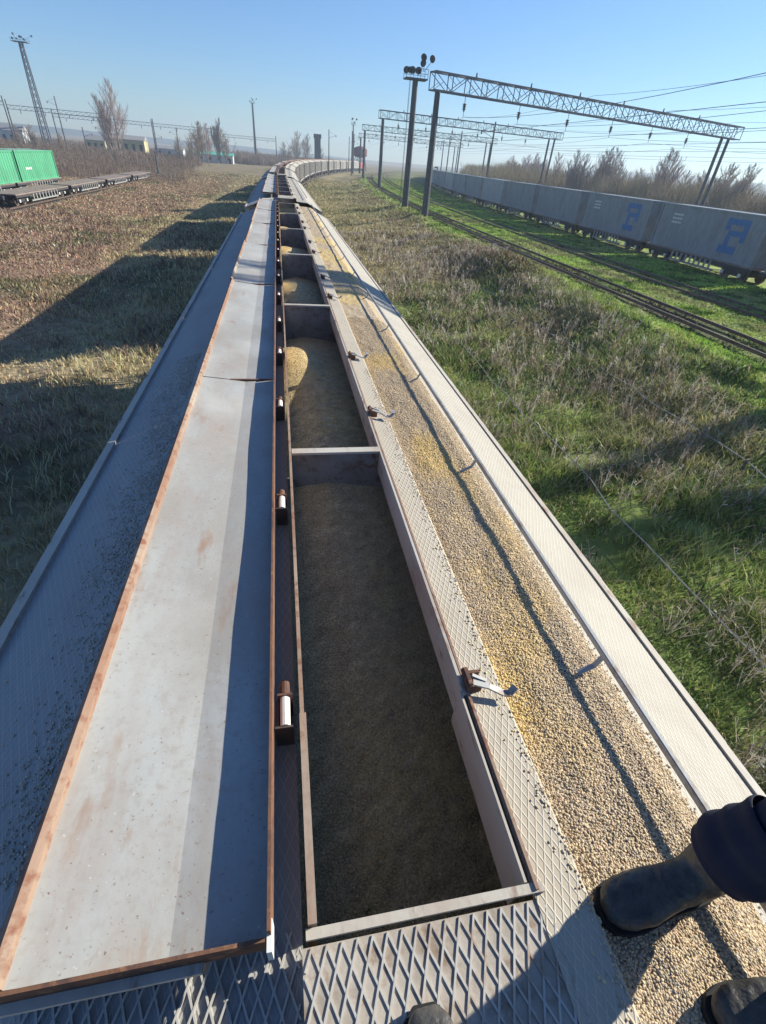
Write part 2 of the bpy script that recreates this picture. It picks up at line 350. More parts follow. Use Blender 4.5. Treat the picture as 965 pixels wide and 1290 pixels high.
# ------------------------------------------------------------------ tracks
def curve_fn(x0): return lambda x,y,z:(x+x0+float(off(y)),y,z)
def track(name,x0,ya,yb,zr,label,pathfn=None,sleepers=True,ballast=True,step=3.0):
    fn=pathfn or (lambda Y:x0+float(off(Y)))
    ys=list(np.arange(ya,yb,step)); r=empty(name,(fn(ya),ya,zr-.3)); ox,oy,oz=r.location
    mb=MB()
    for s in (-.76,.76):
        pr=[(s-.035,zr-.03),(s-.035,zr),(s+.035,zr),(s+.035,zr-.03),(s+.01,zr-.05),(s+.01,zr-.12),(s+.07,zr-.14),(s-.07,zr-.14),(s-.01,zr-.12),(s-.01,zr-.05)]
        mb.sweep(pr,ys,fn=lambda x,y,z:(x+fn(y)-ox,y-oy,z-oz))
    mb.build('rail',M['rail'],r)
    if sleepers:
        mb=MB()
        for y in np.arange(max(ya,0),min(yb,170),.62):
            x=fn(y)-ox; mb.box(x-1.3,x+1.3,y-.12-oy,y+.12-oy,zr-.24-oz,zr-.13-oz)
        mb.build('sleepers',M['sleeper'],r)
    if ballast:
        mb=MB(); mb.sweep([(-2.0,zr-.7),(-1.5,zr-.215),(1.5,zr-.215),(2.0,zr-.7)],ys,closed=False,fn=lambda x,y,z:(x+fn(y)-ox,y-oy,z-oz)); mb.build('ballast',M['ballast'],r)
    tag(r,label,'railway track',kind='structure'); return r
track('main_track',0.2,-30,640,-6.38,'railway track under the grain train')
track('yard_track',20.3,-20,330,-5.30,'overgrown rusty yard track in the green grass',ballast=False,sleepers=False)
track('yard_track',26.3,-20,330,-5.33,'overgrown yard track nearer the container train',ballast=False,sleepers=False)
cpath=lambda Y:33.6+.035*Y+(max(Y-60,0)**2)/1500.
track('yard_track',0,-20,340,-5.5,'yard track under the grey container train',pathfn=cpath)
lpath=lambda Y:-27.6+.00*Y; lpath2=lambda Y:-33.1
track('siding_track',0,20,200,-6.6,'siding under the empty flat wagons',pathfn=lpath)
track('siding_track',0,20,200,-6.61,'siding under the green containers',pathfn=lpath2)

# ------------------------------------------------------------------ grain wagon (axis centre x = 0.2)
WL=22.0; PITCHW=24.6; CX=.2
Y0=-1.2                                  # near end of the first wagon
W=empty('grain_wagon',(CX,Y0+WL/2,-6.38))
def wb(name,mb,m,parent=W,**k):
    o=mb.build(name,m,None,**k); off_=Vector((CX,Y0+WL/2,-6.38))
    # shift vertices into the wagon's own frame
    me=o.data; co=np.empty(len(me.vertices)*3,np.float32); me.vertices.foreach_get('co',co); co=co.reshape(-1,3)-np.array(off_,np.float32); me.vertices.foreach_set('co',co.ravel()); me.update()
    o.parent=parent; return o
YA,YB=Y0,Y0+WL
SL0,SL1=.34,21.0                         # hatch slot
XL,XR=.005,.57
# roof: left lower plate, right coaming walk, right walkway, outer skirt
def zr_(x): return float(np.interp(x,[-1.32,-.68,-.1,-.02],[-1.90,-1.66,-1.615,-1.61]))
mb=MB()
mb.sweep([(-1.32,-1.90),(-.68,-1.66),(-.10,-1.615),(-.03,-1.61),(-.03,-1.63),(-.10,-1.635),(-.68,-1.68),(-1.32,-1.925)],list(np.linspace(YA,YB,24)))
ro=wb('roof',mb,M['roof_dark'])
mb=MB()
mb.sweep([(.722,-1.60),(1.16,-1.625),(1.73,-1.90),(1.73,-1.925),(1.16,-1.65),(.722,-1.62)],list(np.linspace(YA,YB,24)))
wb('walkway',mb,M['skirt'])
# left roof edge strip (lit) 
mb=MB(); mb.sweep([(-1.375,-1.93),(-1.375,-1.885),(-1.318,-1.875),(-1.318,-1.93)],[YA,YB]); wb('roof_edge',mb,M['cream'])
mb=MB(); mb.sweep([(1.728,-1.93),(1.728,-1.885),(1.765,-1.89),(1.765,-1.93)],[YA,YB]); wb('roof_edge',mb,M['cream'])
# coaming: right side, top plate x .575-.745
mb=MB()
mb.sweep([(.572,-1.515),(.715,-1.5275),(.727,-1.543),(.727,-1.64),(.715,-1.64),(.712,-1.548),(.572,-1.535)],list(np.linspace(SL0-.9,SL1+.35,30)))
mb.add([],[])
co_=wb('hatch_coaming',mb,M['roof'])
mb=MB(); mb.sweep([(.560,-1.66),(.560,-1.50),(.5735,-1.50),(.5735,-1.66)],[SL0+.55,SL1]); mb.sweep([(.552,-1.70),(.552,-1.505),(.5595,-1.505),(.5595,-1.70)],[SL0,SL0+.57])
wb('coaming_wall',mb,M['cream'],parent=co_)
mb=MB(); mb.sweep([(.5745,-1.517),(.5745,-1.4985),(.584,-1.4985),(.584,-1.517)],[SL0-.02,SL1]); wb('worn_edge',mb,M['rustlid'],parent=co_)
# left lip
mb=MB(); mb.sweep([(-.012,-1.66),(-.012,-1.49),(.002,-1.49),(.002,-1.66)],[SL0+.55,SL1]); mb.sweep([(-.014,-1.70),(-.014,-1.487),(.008,-1.487),(.008,-1.70)],[SL0,SL0+.55])
wb('hatch_lip',mb,M['rustlid'])
# front end: raised plate with expanded mesh ribs, and flat frame bar
mb=MB(); mb.box(-.03,.60,-1.1,SL0-.035,-1.535,-1.52); mb.box(-.03,-.018,-1.1,SL0-.035,-1.62,-1.537); fp=wb('end_platform',mb,M['plate'])
for yy,ww,hh in ((SL0-.014,.022,.02),(SL1+.02,.05,.03)):
    mb=MB(); mb.bar((-.02,yy,-1.511),(.60,yy,-1.511),ww,hh*.6); wb('end_frame',mb,M['cream'])
mb=MB(); ax,ay=.037,.088
x0,x1,ya,yb=-.025,.60,-.6,SL0-.038
k=-60
def clipseg(p,q):
    (xa,ya_),(xb,yb_)=p,q; t0,t1=0.,1.; dx,dy=xb-xa,yb_-ya_
    for pp,qq in ((-dx,xa-x0),(dx,x1-xa),(-dy,ya_-ya),(dy,yb-ya_)):
        if pp==0:
            if qq<0: return None
        else:
            r=qq/pp
            if pp<0: t0=max(t0,r)
            else: t1=min(t1,r)
    if t1-t0<=0.01: return None
    return (xa+dx*t0,ya_+dy*t0),(xa+dx*t1,ya_+dy*t1)
for k in range(-40,40):
    for sg in (1,-1):
        p=(k*ax+.01,-.8); q=(k*ax+.01+sg*ax*(1.4/ay)*1.0,-.8+1.4)
        s=clipseg(p,q)
        if s: mb.bar((s[0][0],s[0][1],-1.5185+.0006*(sg>0)),(s[1][0],s[1][1],-1.5185+.0006*(sg>0)),.005,.0042)
wb('mesh_ribs',mb,M['rib'],parent=fp)
# lower left expanded mesh at the wagon end
mb=MB()
x0,x1,ya,yb=-.70,-.04,-.6,.36
for k in range(-60,60):
    for sg in (1,-1):
        s=clipseg((k*ax+.01,-.8),(k*ax+.01+sg*ax*(1.4/ay),.6))
        if s:
            za=zr_(s[0][0])+.004; zb=zr_(s[1][0])+.004
            mb.bar((*s[0],za+.0006*(sg>0)),(*s[1],zb+.0006*(sg>0)),.005,.008)
wb('mesh_ribs',mb,M['rib'],parent=ro)
# crossbars with bulkheads
BARS=[2.66,6.30,9.98,13.66,17.33]
for y in BARS:
    mb=MB(); mb.box(XL,XR-.012,y-.03,y+.03,-1.512,-1.4965); o=wb('crossbar',mb,M['cream'])
    mb=MB(); mb.box(-.62,1.15,y-.01,y+.01,-3.4,-1.70); mb.box(XL,XR-.012,y-.011,y+.009,-1.706,-1.525); wb('bulkhead',mb,M['inner'],parent=o)
# toe bar with posts
mb=MB(); mb.sweep([(1.186,-1.540),(1.186,-1.517),(1.190,-1.514),(1.204,-1.514),(1.204,-1.519),(1.192,-1.520),(1.192,-1.540)],list(np.linspace(.0,SL1+.4,30)))
tb=wb('toe_rail',mb,M['steel'])
for j in range(14):
    y=1.0+1.55*j
    mb=MB(); mb.bar((1.194,y,-1.528),(1.165,y-.004,-1.583),.020,.006); mb.bar((1.166,y-.004,-1.582),(1.095,y-.010,-1.612),.022,.006); wb('rail_post',mb,M['steel'],parent=tb)
# thin longitudinal seam strip along the skirt

# lids lying open to the left: 6 per wagon
LIDL=3.44
lr=random.Random(3)
for j in range(6):
    ya=.315+LIDL*j+.008; yb=.315+LIDL*(j+1)-.008; dz=lr.uniform(-.006,.006); dl=lr.uniform(-.012,.012)
    if j==0: dz=0;dl=0
    lx=-.645+dl-.01*j*.4
    mb=MB()
    ys=np.linspace(ya,yb,26); vs=[];fs=[]
    for xs,zb in (([-.105,-.16,-.215,-.27,-.325],[-1.468,-1.470,-1.472,-1.474,-1.476]),([-.325,-.37,-.42,-.47,-.52,-.58,lx],[-1.476,-1.4705,-1.464,-1.458,-1.452,-1.4445,-1.4365])):
        m0=len(vs); n=len(xs)
        for a,y in enumerate(ys):
            for b,x in enumerate(xs):
                wob=(fnoise(np.array([x*3.0+j]),np.array([y*1.1]),5,3)[0]-.5)*.018+(fnoise(np.array([x*9.0+j]),np.array([y*4]),6,2)[0]-.5)*.003
                vs.append((x,y,zb[b]+dz+wob*(1 if -.6<x<-.12 else .2)*min(1,min(y-ya,yb-y)/.5+.12)))
        fs+=[(m0+a*n+b+1,m0+a*n+b,m0+(a+1)*n+b,m0+(a+1)*n+b+1) for a in range(len(ys)-1) for b in range(n-1)]
    m0=len(vs); f1=[tuple(i+m0 for i in reversed(f)) for f in fs]; vs+=[(v[0],v[1],v[2]-.004) for v in vs]; fs+=f1
    mb.add(vs,fs); lid=wb('hatch_lid',mb,M['lid'],smooth=True)
    mb=MB()
    e=[(lx-.028,-1.50+dz),(lx-.028,-1.412+dz),(lx-.012,-1.402+dz),(lx+.006,-1.412+dz),(lx+.006,-1.50+dz)]
    mb.sweep(e,list(ys)); rim=wb('outer_rim',mb,M['rustlid'],parent=lid)
    mb=MB(); e=[(-.104,-1.51+dz),(-.104,-1.397+dz),(-.096,-1.397+dz),(-.096,-1.51+dz)]; mb.sweep(e,list(ys)); wb('hinge_rim',mb,M['rust'],parent=lid)
    if j==0:
        mb=MB(); mb.box(lx-.02,-.105,ya-.010,ya-.002,-1.50,-1.432); wb('end_rim',mb,M['rust'],parent=lid)
        mb=MB(); mb.box(lx-.02,-.25,ya-.030,ya-.011,-1.50,-1.485); wb('end_flange',mb,M['cream'],parent=lid)
        mb=MB(); mb.box(-.106,-.094,ya-.03,ya+.03,-1.50,-1.43); wb('corner_tab',mb,M['whitepaint'],parent=lid)
    else:
        mb=MB(); mb.box(lx+.006,-.106,ya-.009,ya+.009,-1.480,-1.462); wb('end_rim',mb,M['rust'],parent=lid)
# hinges left
for j,y in enumerate([.93,2.13,3.39,4.55,5.6,6.8,8.0,9.2,10.4,11.6,12.8,14,15.2,16.4,17.6,18.8,20]):
    mb=MB(); mb.tube((-.060,y-.075,-1.50),(-.060,y+.03,-1.50),.0165,n=12); h=wb('hinge',mb,M['whitepaint'])
    mb=MB(); mb.box(-.092,-.035,y-.083,y-.076,-1.60,-1.49); mb.box(-.092,-.080,y-.07,y+.02,-1.61,-1.50); wb('bracket',mb,M['dark'],parent=h)
    mb=MB(); mb.tube((-.060,y+.034,-1.50),(-.060,y+.085,-1.497),.0185,.016,n=12); mb.box(-.085,-.035,y+.028,y+.036,-1.61,-1.48); wb('hinge_cap',mb,M['rust'],parent=h)
# latches right
for j,y in enumerate([.93,3.2,4.42,6.75,8.0,10.3,11.6,13.9,15.2,17.5,19.2]):
    mb=MB()
    mb.box(.578,.592,y-.03,y+.04,-1.525,-1.455); mb.box(.592,.635,y+.022,y+.034,-1.525,-1.468); mb.box(.592,.635,y-.022,y-.010,-1.525,-1.475)
    mb.tube((.585,y-.035,-1.475),(.585,y+.045,-1.475),.014,n=10)
    l=wb('latch',mb,M['rust'])
    mb=MB(); tw=[0,-.02,.05,.0,.03,-.03][j%6]
    pts=[(.598,y-.015,-1.468),(.655,y-.032+tw*.3,-1.478),(.705,y-.055+tw*.6,-1.496),(.725,y-.06+tw*.7,-1.494),(.748,y-.048+tw*.8,-1.474)]
    if j in(1,2,3,4): pts+= [(.752,y+.0+tw,-1.47)]
    for a,b in zip(pts,pts[1:]): mb.bar(a,b,.024,.007)
    mb.bar((.60,y+.008,-1.462),(.648,y-.012,-1.475),.012,.012)
    wb('lever',mb,M['steel'],parent=l)
# body walls
mb=MB()
ZT,ZB=-1.93,-4.7
for sx in (-1.34,1.74):
    s=1 if sx>0 else -1
    xa,xb=(sx-.03,sx) if s>0 else (sx,sx+.03)
    mb.box(xa,xb,YA+.9,YB-.9,ZB,ZT)
bodyo=wb('body',mb,M['body'])
mb=MB()
for sx,s in ((-1.34,-1),(1.74,1)):
    y=YA+1.0
    while y<YB-.9:
        a,b=(sx+.001,sx+.07) if s>0 else (sx-.07,sx-.001)
        mb.box(a,b,y-.05,y+.05,ZB,ZT-.005); y+=1.02
    a,b=(sx+.001,sx+.09) if s>0 else (sx-.09,sx-.001)
    mb.box(a,b,YA+.9,YB-.9,ZB-.14,ZB-.002)
wb('side_ribs',mb,M['body'],parent=bodyo)
# end walls: slanted plates and frame posts
for s,ye in ((-1,YA),(1,YB)):
    mb=MB(); yi=ye-s*.9
    mb.add([(-1.31,yi,ZT+.01),(1.71,yi,ZT+.01),(1.71,ye-s*2.6,-5.0),(-1.31,ye-s*2.6,-5.0),(-1.31,yi-s*.03,ZT+.01),(1.71,yi-s*.03,ZT+.01),(1.71,ye-s*2.63,-5.0),(-1.31,ye-s*2.63,-5.0)],[(0,1,2,3),(7,6,5,4),(0,4,5,1),(2,6,7,3),(1,5,6,2),(3,7,4,0)])
    for x in (-1.25,-.3,.7,1.65): mb.bar((x,ye-s*.25,-5.2),(x,ye-s*.25,-1.94),.1,.1)
    wb('end_wall',mb,M['body'],parent=bodyo)
# hopper bottoms
mb=MB()
for j in range(4):
    yc=YA+3.6+ j*(WL-7.2)/3; h=2.2
    mb.add([(-1.30,yc-h,-4.72),(1.70,yc-h,-4.72),(1.70,yc+h,-4.72),(-1.30,yc+h,-4.72),(-.2,yc-.5,-5.9),(.6,yc-.5,-5.9),(.6,yc+.5,-5.9),(-.2,yc+.5,-5.9)],[(0,3,2,1)[::-1],(4,5,6,7)[::-1],(0,1,5,4)[::-1],(1,2,6,5)[::-1],(2,3,7,6)[::-1],(3,0,4,7)[::-1]])
wb('discharge_hoppers',mb,M['body'])
mb=MB(); mb.box(-1.1,1.5,YA,YB,-5.28,-5.02); 
for ye,s in ((YA,-1),(YB,1)): mb.box(.05,.35,min(ye,ye+s*1.3),max(ye,ye+s*1.3),-5.35,-5.1)
wb('underframe',mb,M['dark'])
for yc in (YA+3.0,YB-3.0):
    mb=MB(); mb.box(-.95,-.8,yc-1.3,yc+1.3,-6.05,-5.6); mb.box(1.2,1.35,yc-1.3,yc+1.3,-6.05,-5.6); mb.box(-.8,1.2,yc-.2,yc+.2,-5.9,-5.3)
    bg_=wb('bogie',mb,M['dark'])
    for q in (-.92,.92):
        mb=MB()
        for xx in (-.56,.96): mb.tube((xx-.065,yc+q,-5.905),(xx+.065,yc+q,-5.905),.475,n=20)
        mb.tube((-.7,yc+q,-5.905),(1.1,yc+q,-5.905),.09,n=8)
        wb('wheelset',mb,M['rail'],parent=bg_)
# ladder at far right end
mb=MB()
for y in (YB-.7,YB-.3): mb.bar((1.80,y,-5.2),(1.80,y,-1.95),.04,.04)
for k in range(9): mb.bar((1.80,YB-.7,-5.0+.34*k),(1.80,YB-.3,-5.0+.34*k),.03,.03)
wb('ladder',mb,M['cream'])
GRP='hopper wagons of the grain train'
tag(W,'nearest grain hopper wagon with its long roof hatch open under the camera','railway wagon',GRP)
km=kidmap(); NW=14
ordw=['second','third','fourth','fifth','sixth','seventh','eighth','ninth','tenth','eleventh','twelfth','thirteenth','fourteenth','fifteenth','sixteenth','seventeenth','eighteenth','nineteenth','twentieth','twenty-first']
for i in range(1,NW+1):
    sk=() if i<3 else ('hinge','bracket','latch','lever','rail_post','hinge_cap','mesh_ribs','skirt_seam')
    yc=Y0+WL/2+PITCHW*i
    c=copy_tree(W,km,skip=sk)
    xa=float(off(yc-8)); xb=float(off(yc+8))
    c.location=(CX+(xa+xb)/2,yc,-6.38); c.rotation_euler=(0,0,-math.atan2(xb-xa,16))
    side=' where the train runs straight' if i<3 else (' at the start of the curve' if i<8 else ' in the curve with its pale side showing')
    c['label']=ordw[i-1]+' hopper wagon from the camera,'+side
# ------------------------------------------------------------------ grain
def graincol(x,y,R,inside=False):
    n=len(x); p=fnoise(x*2.2+3,y*1.1,61,3); q=R.random(n)
    base=np.array([.56,.445,.28])[None]*np.ones((n,1)); 
    yel=np.array([.70,.50,.20]); red=np.array([.52,.38,.25]); gry=np.array([.45,.38,.29])
    k=q<.30; base[k]=red; k=(q>.30)&(q<.55); base[k]=gry
    t=np.clip((p-.53)*6,0,1)*(R.random(n)<.7); base=base*(1-t[:,None])+yel*t[:,None]
    if inside: base=base*.35+np.array([.46,.38,.20])*.64  # hatch grain coloured darker and more olive, standing in for shade inside
    return np.clip(base*(1+.16*R.normal(size=(n,1))),.03,.8)
def ico():
    t=(1+5**.5)/2; v=np.array([(-1,t,0),(1,t,0),(-1,-t,0),(1,-t,0),(0,-1,t),(0,1,t),(0,-1,-t),(0,1,-t),(t,0,-1),(t,0,1),(-t,0,-1),(-t,0,1)],float); v/=np.linalg.norm(v[0])
    f=[(0,11,5),(0,5,1),(0,1,7),(0,7,10),(0,10,11),(1,5,9),(5,11,4),(11,10,2),(10,7,6),(7,1,8),(3,9,4),(3,4,2),(3,2,6),(3,6,8),(3,8,9),(4,9,5),(2,4,11),(6,2,10),(8,6,7),(9,8,1)]
    return v,np.array(f)
IV,IF=ico()
def kernels(name,x,y,z,R,label,r0=.0036,inside=False,parent=None,cols=None):
    n=len(x); s=r0*(.7+.6*R.random((n,1,1)))*np.array([1.0,1.0,.75])[None,None,:]
    s=s*np.stack([.8+.7*R.random(n),.8+.3*R.random(n),np.ones(n)],1)[:,None,:]
    a=R.random(n)*2*np.pi; c_,s_=np.cos(a),np.sin(a); v=IV[None]*s
    X=v[:,:,0]*c_[:,None]-v[:,:,1]*s_[:,None]; Yy=v[:,:,0]*s_[:,None]+v[:,:,1]*c_[:,None]
    tx=(R.random(n)-.5)*.9; Z=v[:,:,2]+X*tx[:,None]
    VV=np.stack([X+x[:,None],Yy+y[:,None],Z+z[:,None]],2).reshape(-1,3)
    FF=(IF[None]+(np.arange(n)*12)[:,None,None]).reshape(-1,3)
    col=graincol(x,y,R,inside) if cols is None else cols
    o=fast_mesh(name,VV,FF,np.repeat(col,12,axis=0),M['kernel'])
    if parent: o.parent=parent
    else: tag(o,label,'grain',kind='stuff')
    return o
R=np.random.default_rng(11)
# --- walkway spill
def sx0(y): return .765+.015*np.sin(y*3)+.03*(fnoise(y*2,y*0+4,71)-.5)
def zwalk(x): return np.interp(x,[.745,1.16,1.73],[-1.60,-1.625,-1.90])
def spill_h(x,y):
    t=(x-.73)/(1.22-.73)
    return -.010+.020*np.clip(1.15-np.abs(t-.45)*1.2,0,1)+.020*(fnoise(x*10,y*5,72,3)-.42)+.010*(fnoise(x*2.4,y*1.1,75,2)-.45)
xs=np.linspace(.729,1.262,60); ysg=np.linspace(-.3,21.2,1300); XX,YY=np.meshgrid(xs,ysg); XX=XX.ravel();YY=YY.ravel()
ZZ=zwalk(XX)+spill_h(XX,YY)+.003; nxx=len(xs); ii=(np.arange(len(ysg)-1)[:,None]*nxx+np.arange(nxx-1)[None]).ravel()
sp=fast_mesh('spilled_grain',np.stack([XX,YY,ZZ],1),None,graincol(XX,YY,R)*.88,M['grain'],np.stack([ii,ii+1,ii+nxx+1,ii+nxx],1),smooth=True)  # sheet colour dimmed to imitate the self-shadowing between kernels
tag(sp,'tan and yellow grain pellets spilled along the right walkway of the nearest wagon','grain',kind='stuff')
n=84000; y=-.05+6.2*R.random(n)**1.75; x=.725+.53*R.random(n); k=(spill_h(x,y)>-.004)|(R.random(n)<.45); x=x[k];y=y[k]
kernels('kernels',x,y,zwalk(x)+np.maximum(spill_h(x,y)+.003,0)+.0035*R.random(len(x)),R,'',parent=sp)
n=1500; y=3.5*R.random(n); x=1.25+np.abs(R.normal(size=n))*.018; k=x<1.32; kernels('kernels',x[k],y[k],zwalk(x[k])+.004,R,'',parent=sp)
n=800; y=4.2*R.random(n)**1.2; x=.728-np.abs(R.normal(size=n))*.028; k=x>.59; x=x[k]; y=y[k]; kernels('kernels',x,y,-1.515-.087*(x-.572)+.0015,R,'',parent=sp)
# --- left spill in the shade of the lid
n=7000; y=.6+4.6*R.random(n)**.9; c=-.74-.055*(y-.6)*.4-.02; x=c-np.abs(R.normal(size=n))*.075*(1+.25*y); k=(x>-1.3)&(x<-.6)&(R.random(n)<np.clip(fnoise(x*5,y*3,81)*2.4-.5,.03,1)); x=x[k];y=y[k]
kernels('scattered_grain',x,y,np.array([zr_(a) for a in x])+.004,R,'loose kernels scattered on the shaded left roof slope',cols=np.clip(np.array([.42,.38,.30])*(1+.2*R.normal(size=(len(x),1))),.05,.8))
n=160; x=-1.25+1.1*R.random(n); y=.3+2.5*R.random(n); kernels('scattered_grain',x,y,np.array([zr_(a) for a in x])+.004,R,'few single kernels dotted about the left roof')
# --- grain heaps inside the hatch, one per compartment
comp=[SL0-.8]+BARS+[21.5]
def heap_z(x,y,a,b,j):
    t=(y-a)/(b-a)
    if j==0: z=-2.30+.60*np.clip(t,0,1)**1.2+.03*np.sin(t*5)
    elif j==1: z=-1.83+.12*np.sin(np.pi*np.clip(t*.9+.1,0,1))
    else: z=-1.84+.13*np.sin(np.pi*np.clip(t,0,1))
    if j>=1: z=z-.05+.15*np.exp(-((y-(a+b)/2-.75+.25*j)/.6)**2-((x-.02)/.28)**2)
    z=z-.22*np.abs(x-.25)**1.3+.03*(fnoise(x*2.2,y*1.6,91+j)-.5)
    return np.minimum(z,-1.665)
for wi in range(3):
    for j in range(6 if wi<2 else 0):
        a,b=comp[j]+.012,comp[j+1]-.012
        xs=np.linspace(-.75,1.25,50); yy=np.linspace(a,b,90); XX,YY=np.meshgrid(xs,yy); XX=XX.ravel();YY=YY.ravel()
        ZZ=heap_z(XX,YY,a,b,j); ii=(np.arange(len(yy)-1)[:,None]*50+np.arange(49)[None]).ravel()
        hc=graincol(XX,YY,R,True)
        if j>=1:
            tt=(np.exp(-((YY-(a+b)/2-.75+.25*j)/.6)**2)*np.clip((.34-XX)/.25,0,1)*(.5+.5*fnoise(XX*3,YY*2,97)))[:,None]; hc=hc*(1-tt)+np.array([.62,.43,.16])*tt  # sunlit patch painted into the grain colour as a brighter yellow
        o=fast_mesh('grain_heap',np.stack([XX,YY,ZZ],1),None,hc,M['grain'],np.stack([ii,ii+1,ii+51,ii+50],1),smooth=True)
        od=['nearest','second','third','fourth','fifth','sixth'][j]
        tag(o,'grain filling the %s hatch compartment of the %s wagon'%(od,['nearest','second'][wi]),'grain',kind='stuff')
        if wi: o.location=(float(off(Y0+WL/2+PITCHW)),PITCHW*wi,0)
        if wi==0 and j==0:
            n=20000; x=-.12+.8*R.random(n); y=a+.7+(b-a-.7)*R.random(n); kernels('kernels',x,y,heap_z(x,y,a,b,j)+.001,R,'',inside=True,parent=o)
        if wi==0 and j==1:
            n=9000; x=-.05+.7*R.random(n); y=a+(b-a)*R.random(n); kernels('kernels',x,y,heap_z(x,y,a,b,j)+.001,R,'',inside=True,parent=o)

# ------------------------------------------------------------------ overhead-line gantries
def gantry(a,b,zb,zt,label,bays=24,colw=.85,simple=False,tall=0):
    a=Vector(a);b=Vector(b); r=empty('overhead_gantry',(a.x,a.y,a.z)); L=(Vector((b.x,b.y,0))-Vector((a.x,a.y,0))).length
    r.rotation_euler=(0,0,math.atan2(b.y-a.y,b.x-a.x)); H0=zb-a.z; H1=zt-a.z; dz=b.z-a.z
    mb=MB(); mb.tube((0,0,-.4),(0,0,H0),colw*.55,colw*.38,n=10)
    mb.build('column',M['concrete'],r,smooth=False)
    for e in (-.9,.9):
        mb=MB(); mb.tube((L-3.0+e*.9,0,dz-.4),(L-3.0+e,0,H0),colw*.36,colw*.28,n=8); mb.build('column',M['concrete'],r)
    mb=MB(); wd=.55
    for y in (-wd,wd):
        for z in (H0,H1): mb.bar((-.9,y,z),(L,y,z),.14,.14)
    n=bays; st=(L+.9)/n
    for k in range(n+1):
        x=-.9+st*k
        for y in (-wd,wd): mb.bar((x,y,H0),(x,y,H1),.08,.08)
        for z in (H0,H1): mb.bar((x,-wd,z),(x,wd,z),.07,.07)
        if k<n and not simple:
            for y in (-wd,wd):
                mb.bar((x,y,H0 if k%2 else H1),(x+st,y,H1 if k%2 else H0),.06,.06)
                mb.bar((x,y,H1 if k%2 else H0),(x+st*.5,y,(H0+H1)/2),.04,.04)
            mb.bar((x,-wd,H1),(x+st,wd,H1),.05,.05)
    mb.build('truss_beam',M['galv'],r)
    for k in range(6):
        x=4+k*(L-8)/6
        mb=MB(); mb.bar((x,0,H0),(x,0,H0-.7),.05,.05); mb.tube((x,0,H0-.75),(x,0,H0-1.5),.16,.10,n=8)
        for q in range(3): mb.tube((x,0,H0-.8-.22*q),(x,0,H0-.86-.22*q),.24,n=10)
        mb.bar((x,0,H0-1.5),(x,0,H0-2.0),.04,.04)
        mb.build('insulator',M['insul'],r)
        mb=MB(); mb.tube((x+1.2,0,H1),(x+1.2,0,H1+.55),.13,.07,n=6); mb.build('pin_insulator',M['insul'],r)
    tag(r,label,'overhead line gantry','lattice gantries over the yard tracks'); return r
G=[((17.6,12.6,-5.5),(74,18,-5.5),7,8.6,'lattice gantry just outside the picture whose shadow bands the roof'),
   ((18.87,71.9,-5.5),(75.5,89,-5.7),7,8.6,'nearest lattice gantry, its dark left column beside the yard track'),
   ((25.0,143,-5.5),(76,153,-5.7),7.9,9.4,'second lattice gantry with small insulators along its top'),
   ((30.3,208,-5.5),(80,212,-5.7),7.9,9.4,'third lattice gantry, seen through the second'),
   ((39,280,-5.5),(90,284,-5.7),7.9,9.4,'farthest small lattice gantry near the red locomotive')]
gs=[gantry(*q) for q in G]
# deck added under the unseen gantry's beam to make its shadow band solid
mb=MB(); mb.box(-.9,54,-.42,.42,12.3,12.36); mb.build('shadow_deck',M['sleeper'],gs[0])
# bracket arm on the nearest gantry's right side
mb=MB(); mb.bar((57.5,0,2.2),(66,-.5,6.6),.1,.1); mb.bar((66,-.5,6.6),(66,-.5,5.6),.06,.06); mb.tube((66,-.5,6.3),(66,-.5,5.6),.2,n=8); mb.bar((58.5,0,5.5),(66,-.5,6.6),.04,.04)
mb.build('bracket_arm',M['galv'],gs[1])
def wires(tx,zs,label):
    # tx: fraction along each gantry, from the near gantry to the farthest
    k=0
    pts=[]
    for (a,b,zb,zt,_) in G:
        a=Vector(a);b=Vector(b); p=a.lerp(b,tx); pts.append((p.x,p.y,zb))
    p0=pts[0]; pts=[(p0[0]-1.5,p0[1]-60,p0[2])]+pts
    mb=MB(); ox,oy,oz=pts[1]
    def cat(dz,sag,r):
        for A,B in zip(pts,pts[1:]):
            A=Vector(A);B=Vector(B); pr=None
            for s_ in range(13):
                t=s_/12; p=A.lerp(B,t); p.z+=dz-4*sag*t*(1-t); p-=Vector((ox,oy,oz))
                if pr is not None: mb.tube(pr,p,r,n=4,cap=False)
                pr=p
    for dz,sag,r in zs: cat(dz,sag,r)
    o=mb.build('overhead_wire',M['wire'],None); o.location=(ox,oy,oz)
    tag(o,label,'wire','wires strung between the gantries')
wn=['first','second','third','fourth','fifth','sixth']
for k in range(6):
    wires((4+k*8.2)/57,[(-2.0,.9,.015),(-3.6,.05,.014)],'overhead contact line, %s from the left-hand gantry columns'%wn[k])
for k,t in enumerate((.42,.70,.97)):
    wires(t,[(2.1,.8,.018)],'feeder wire above the gantry tops, '+['over the left-hand tracks','over the middle tracks','over the right columns'][k])
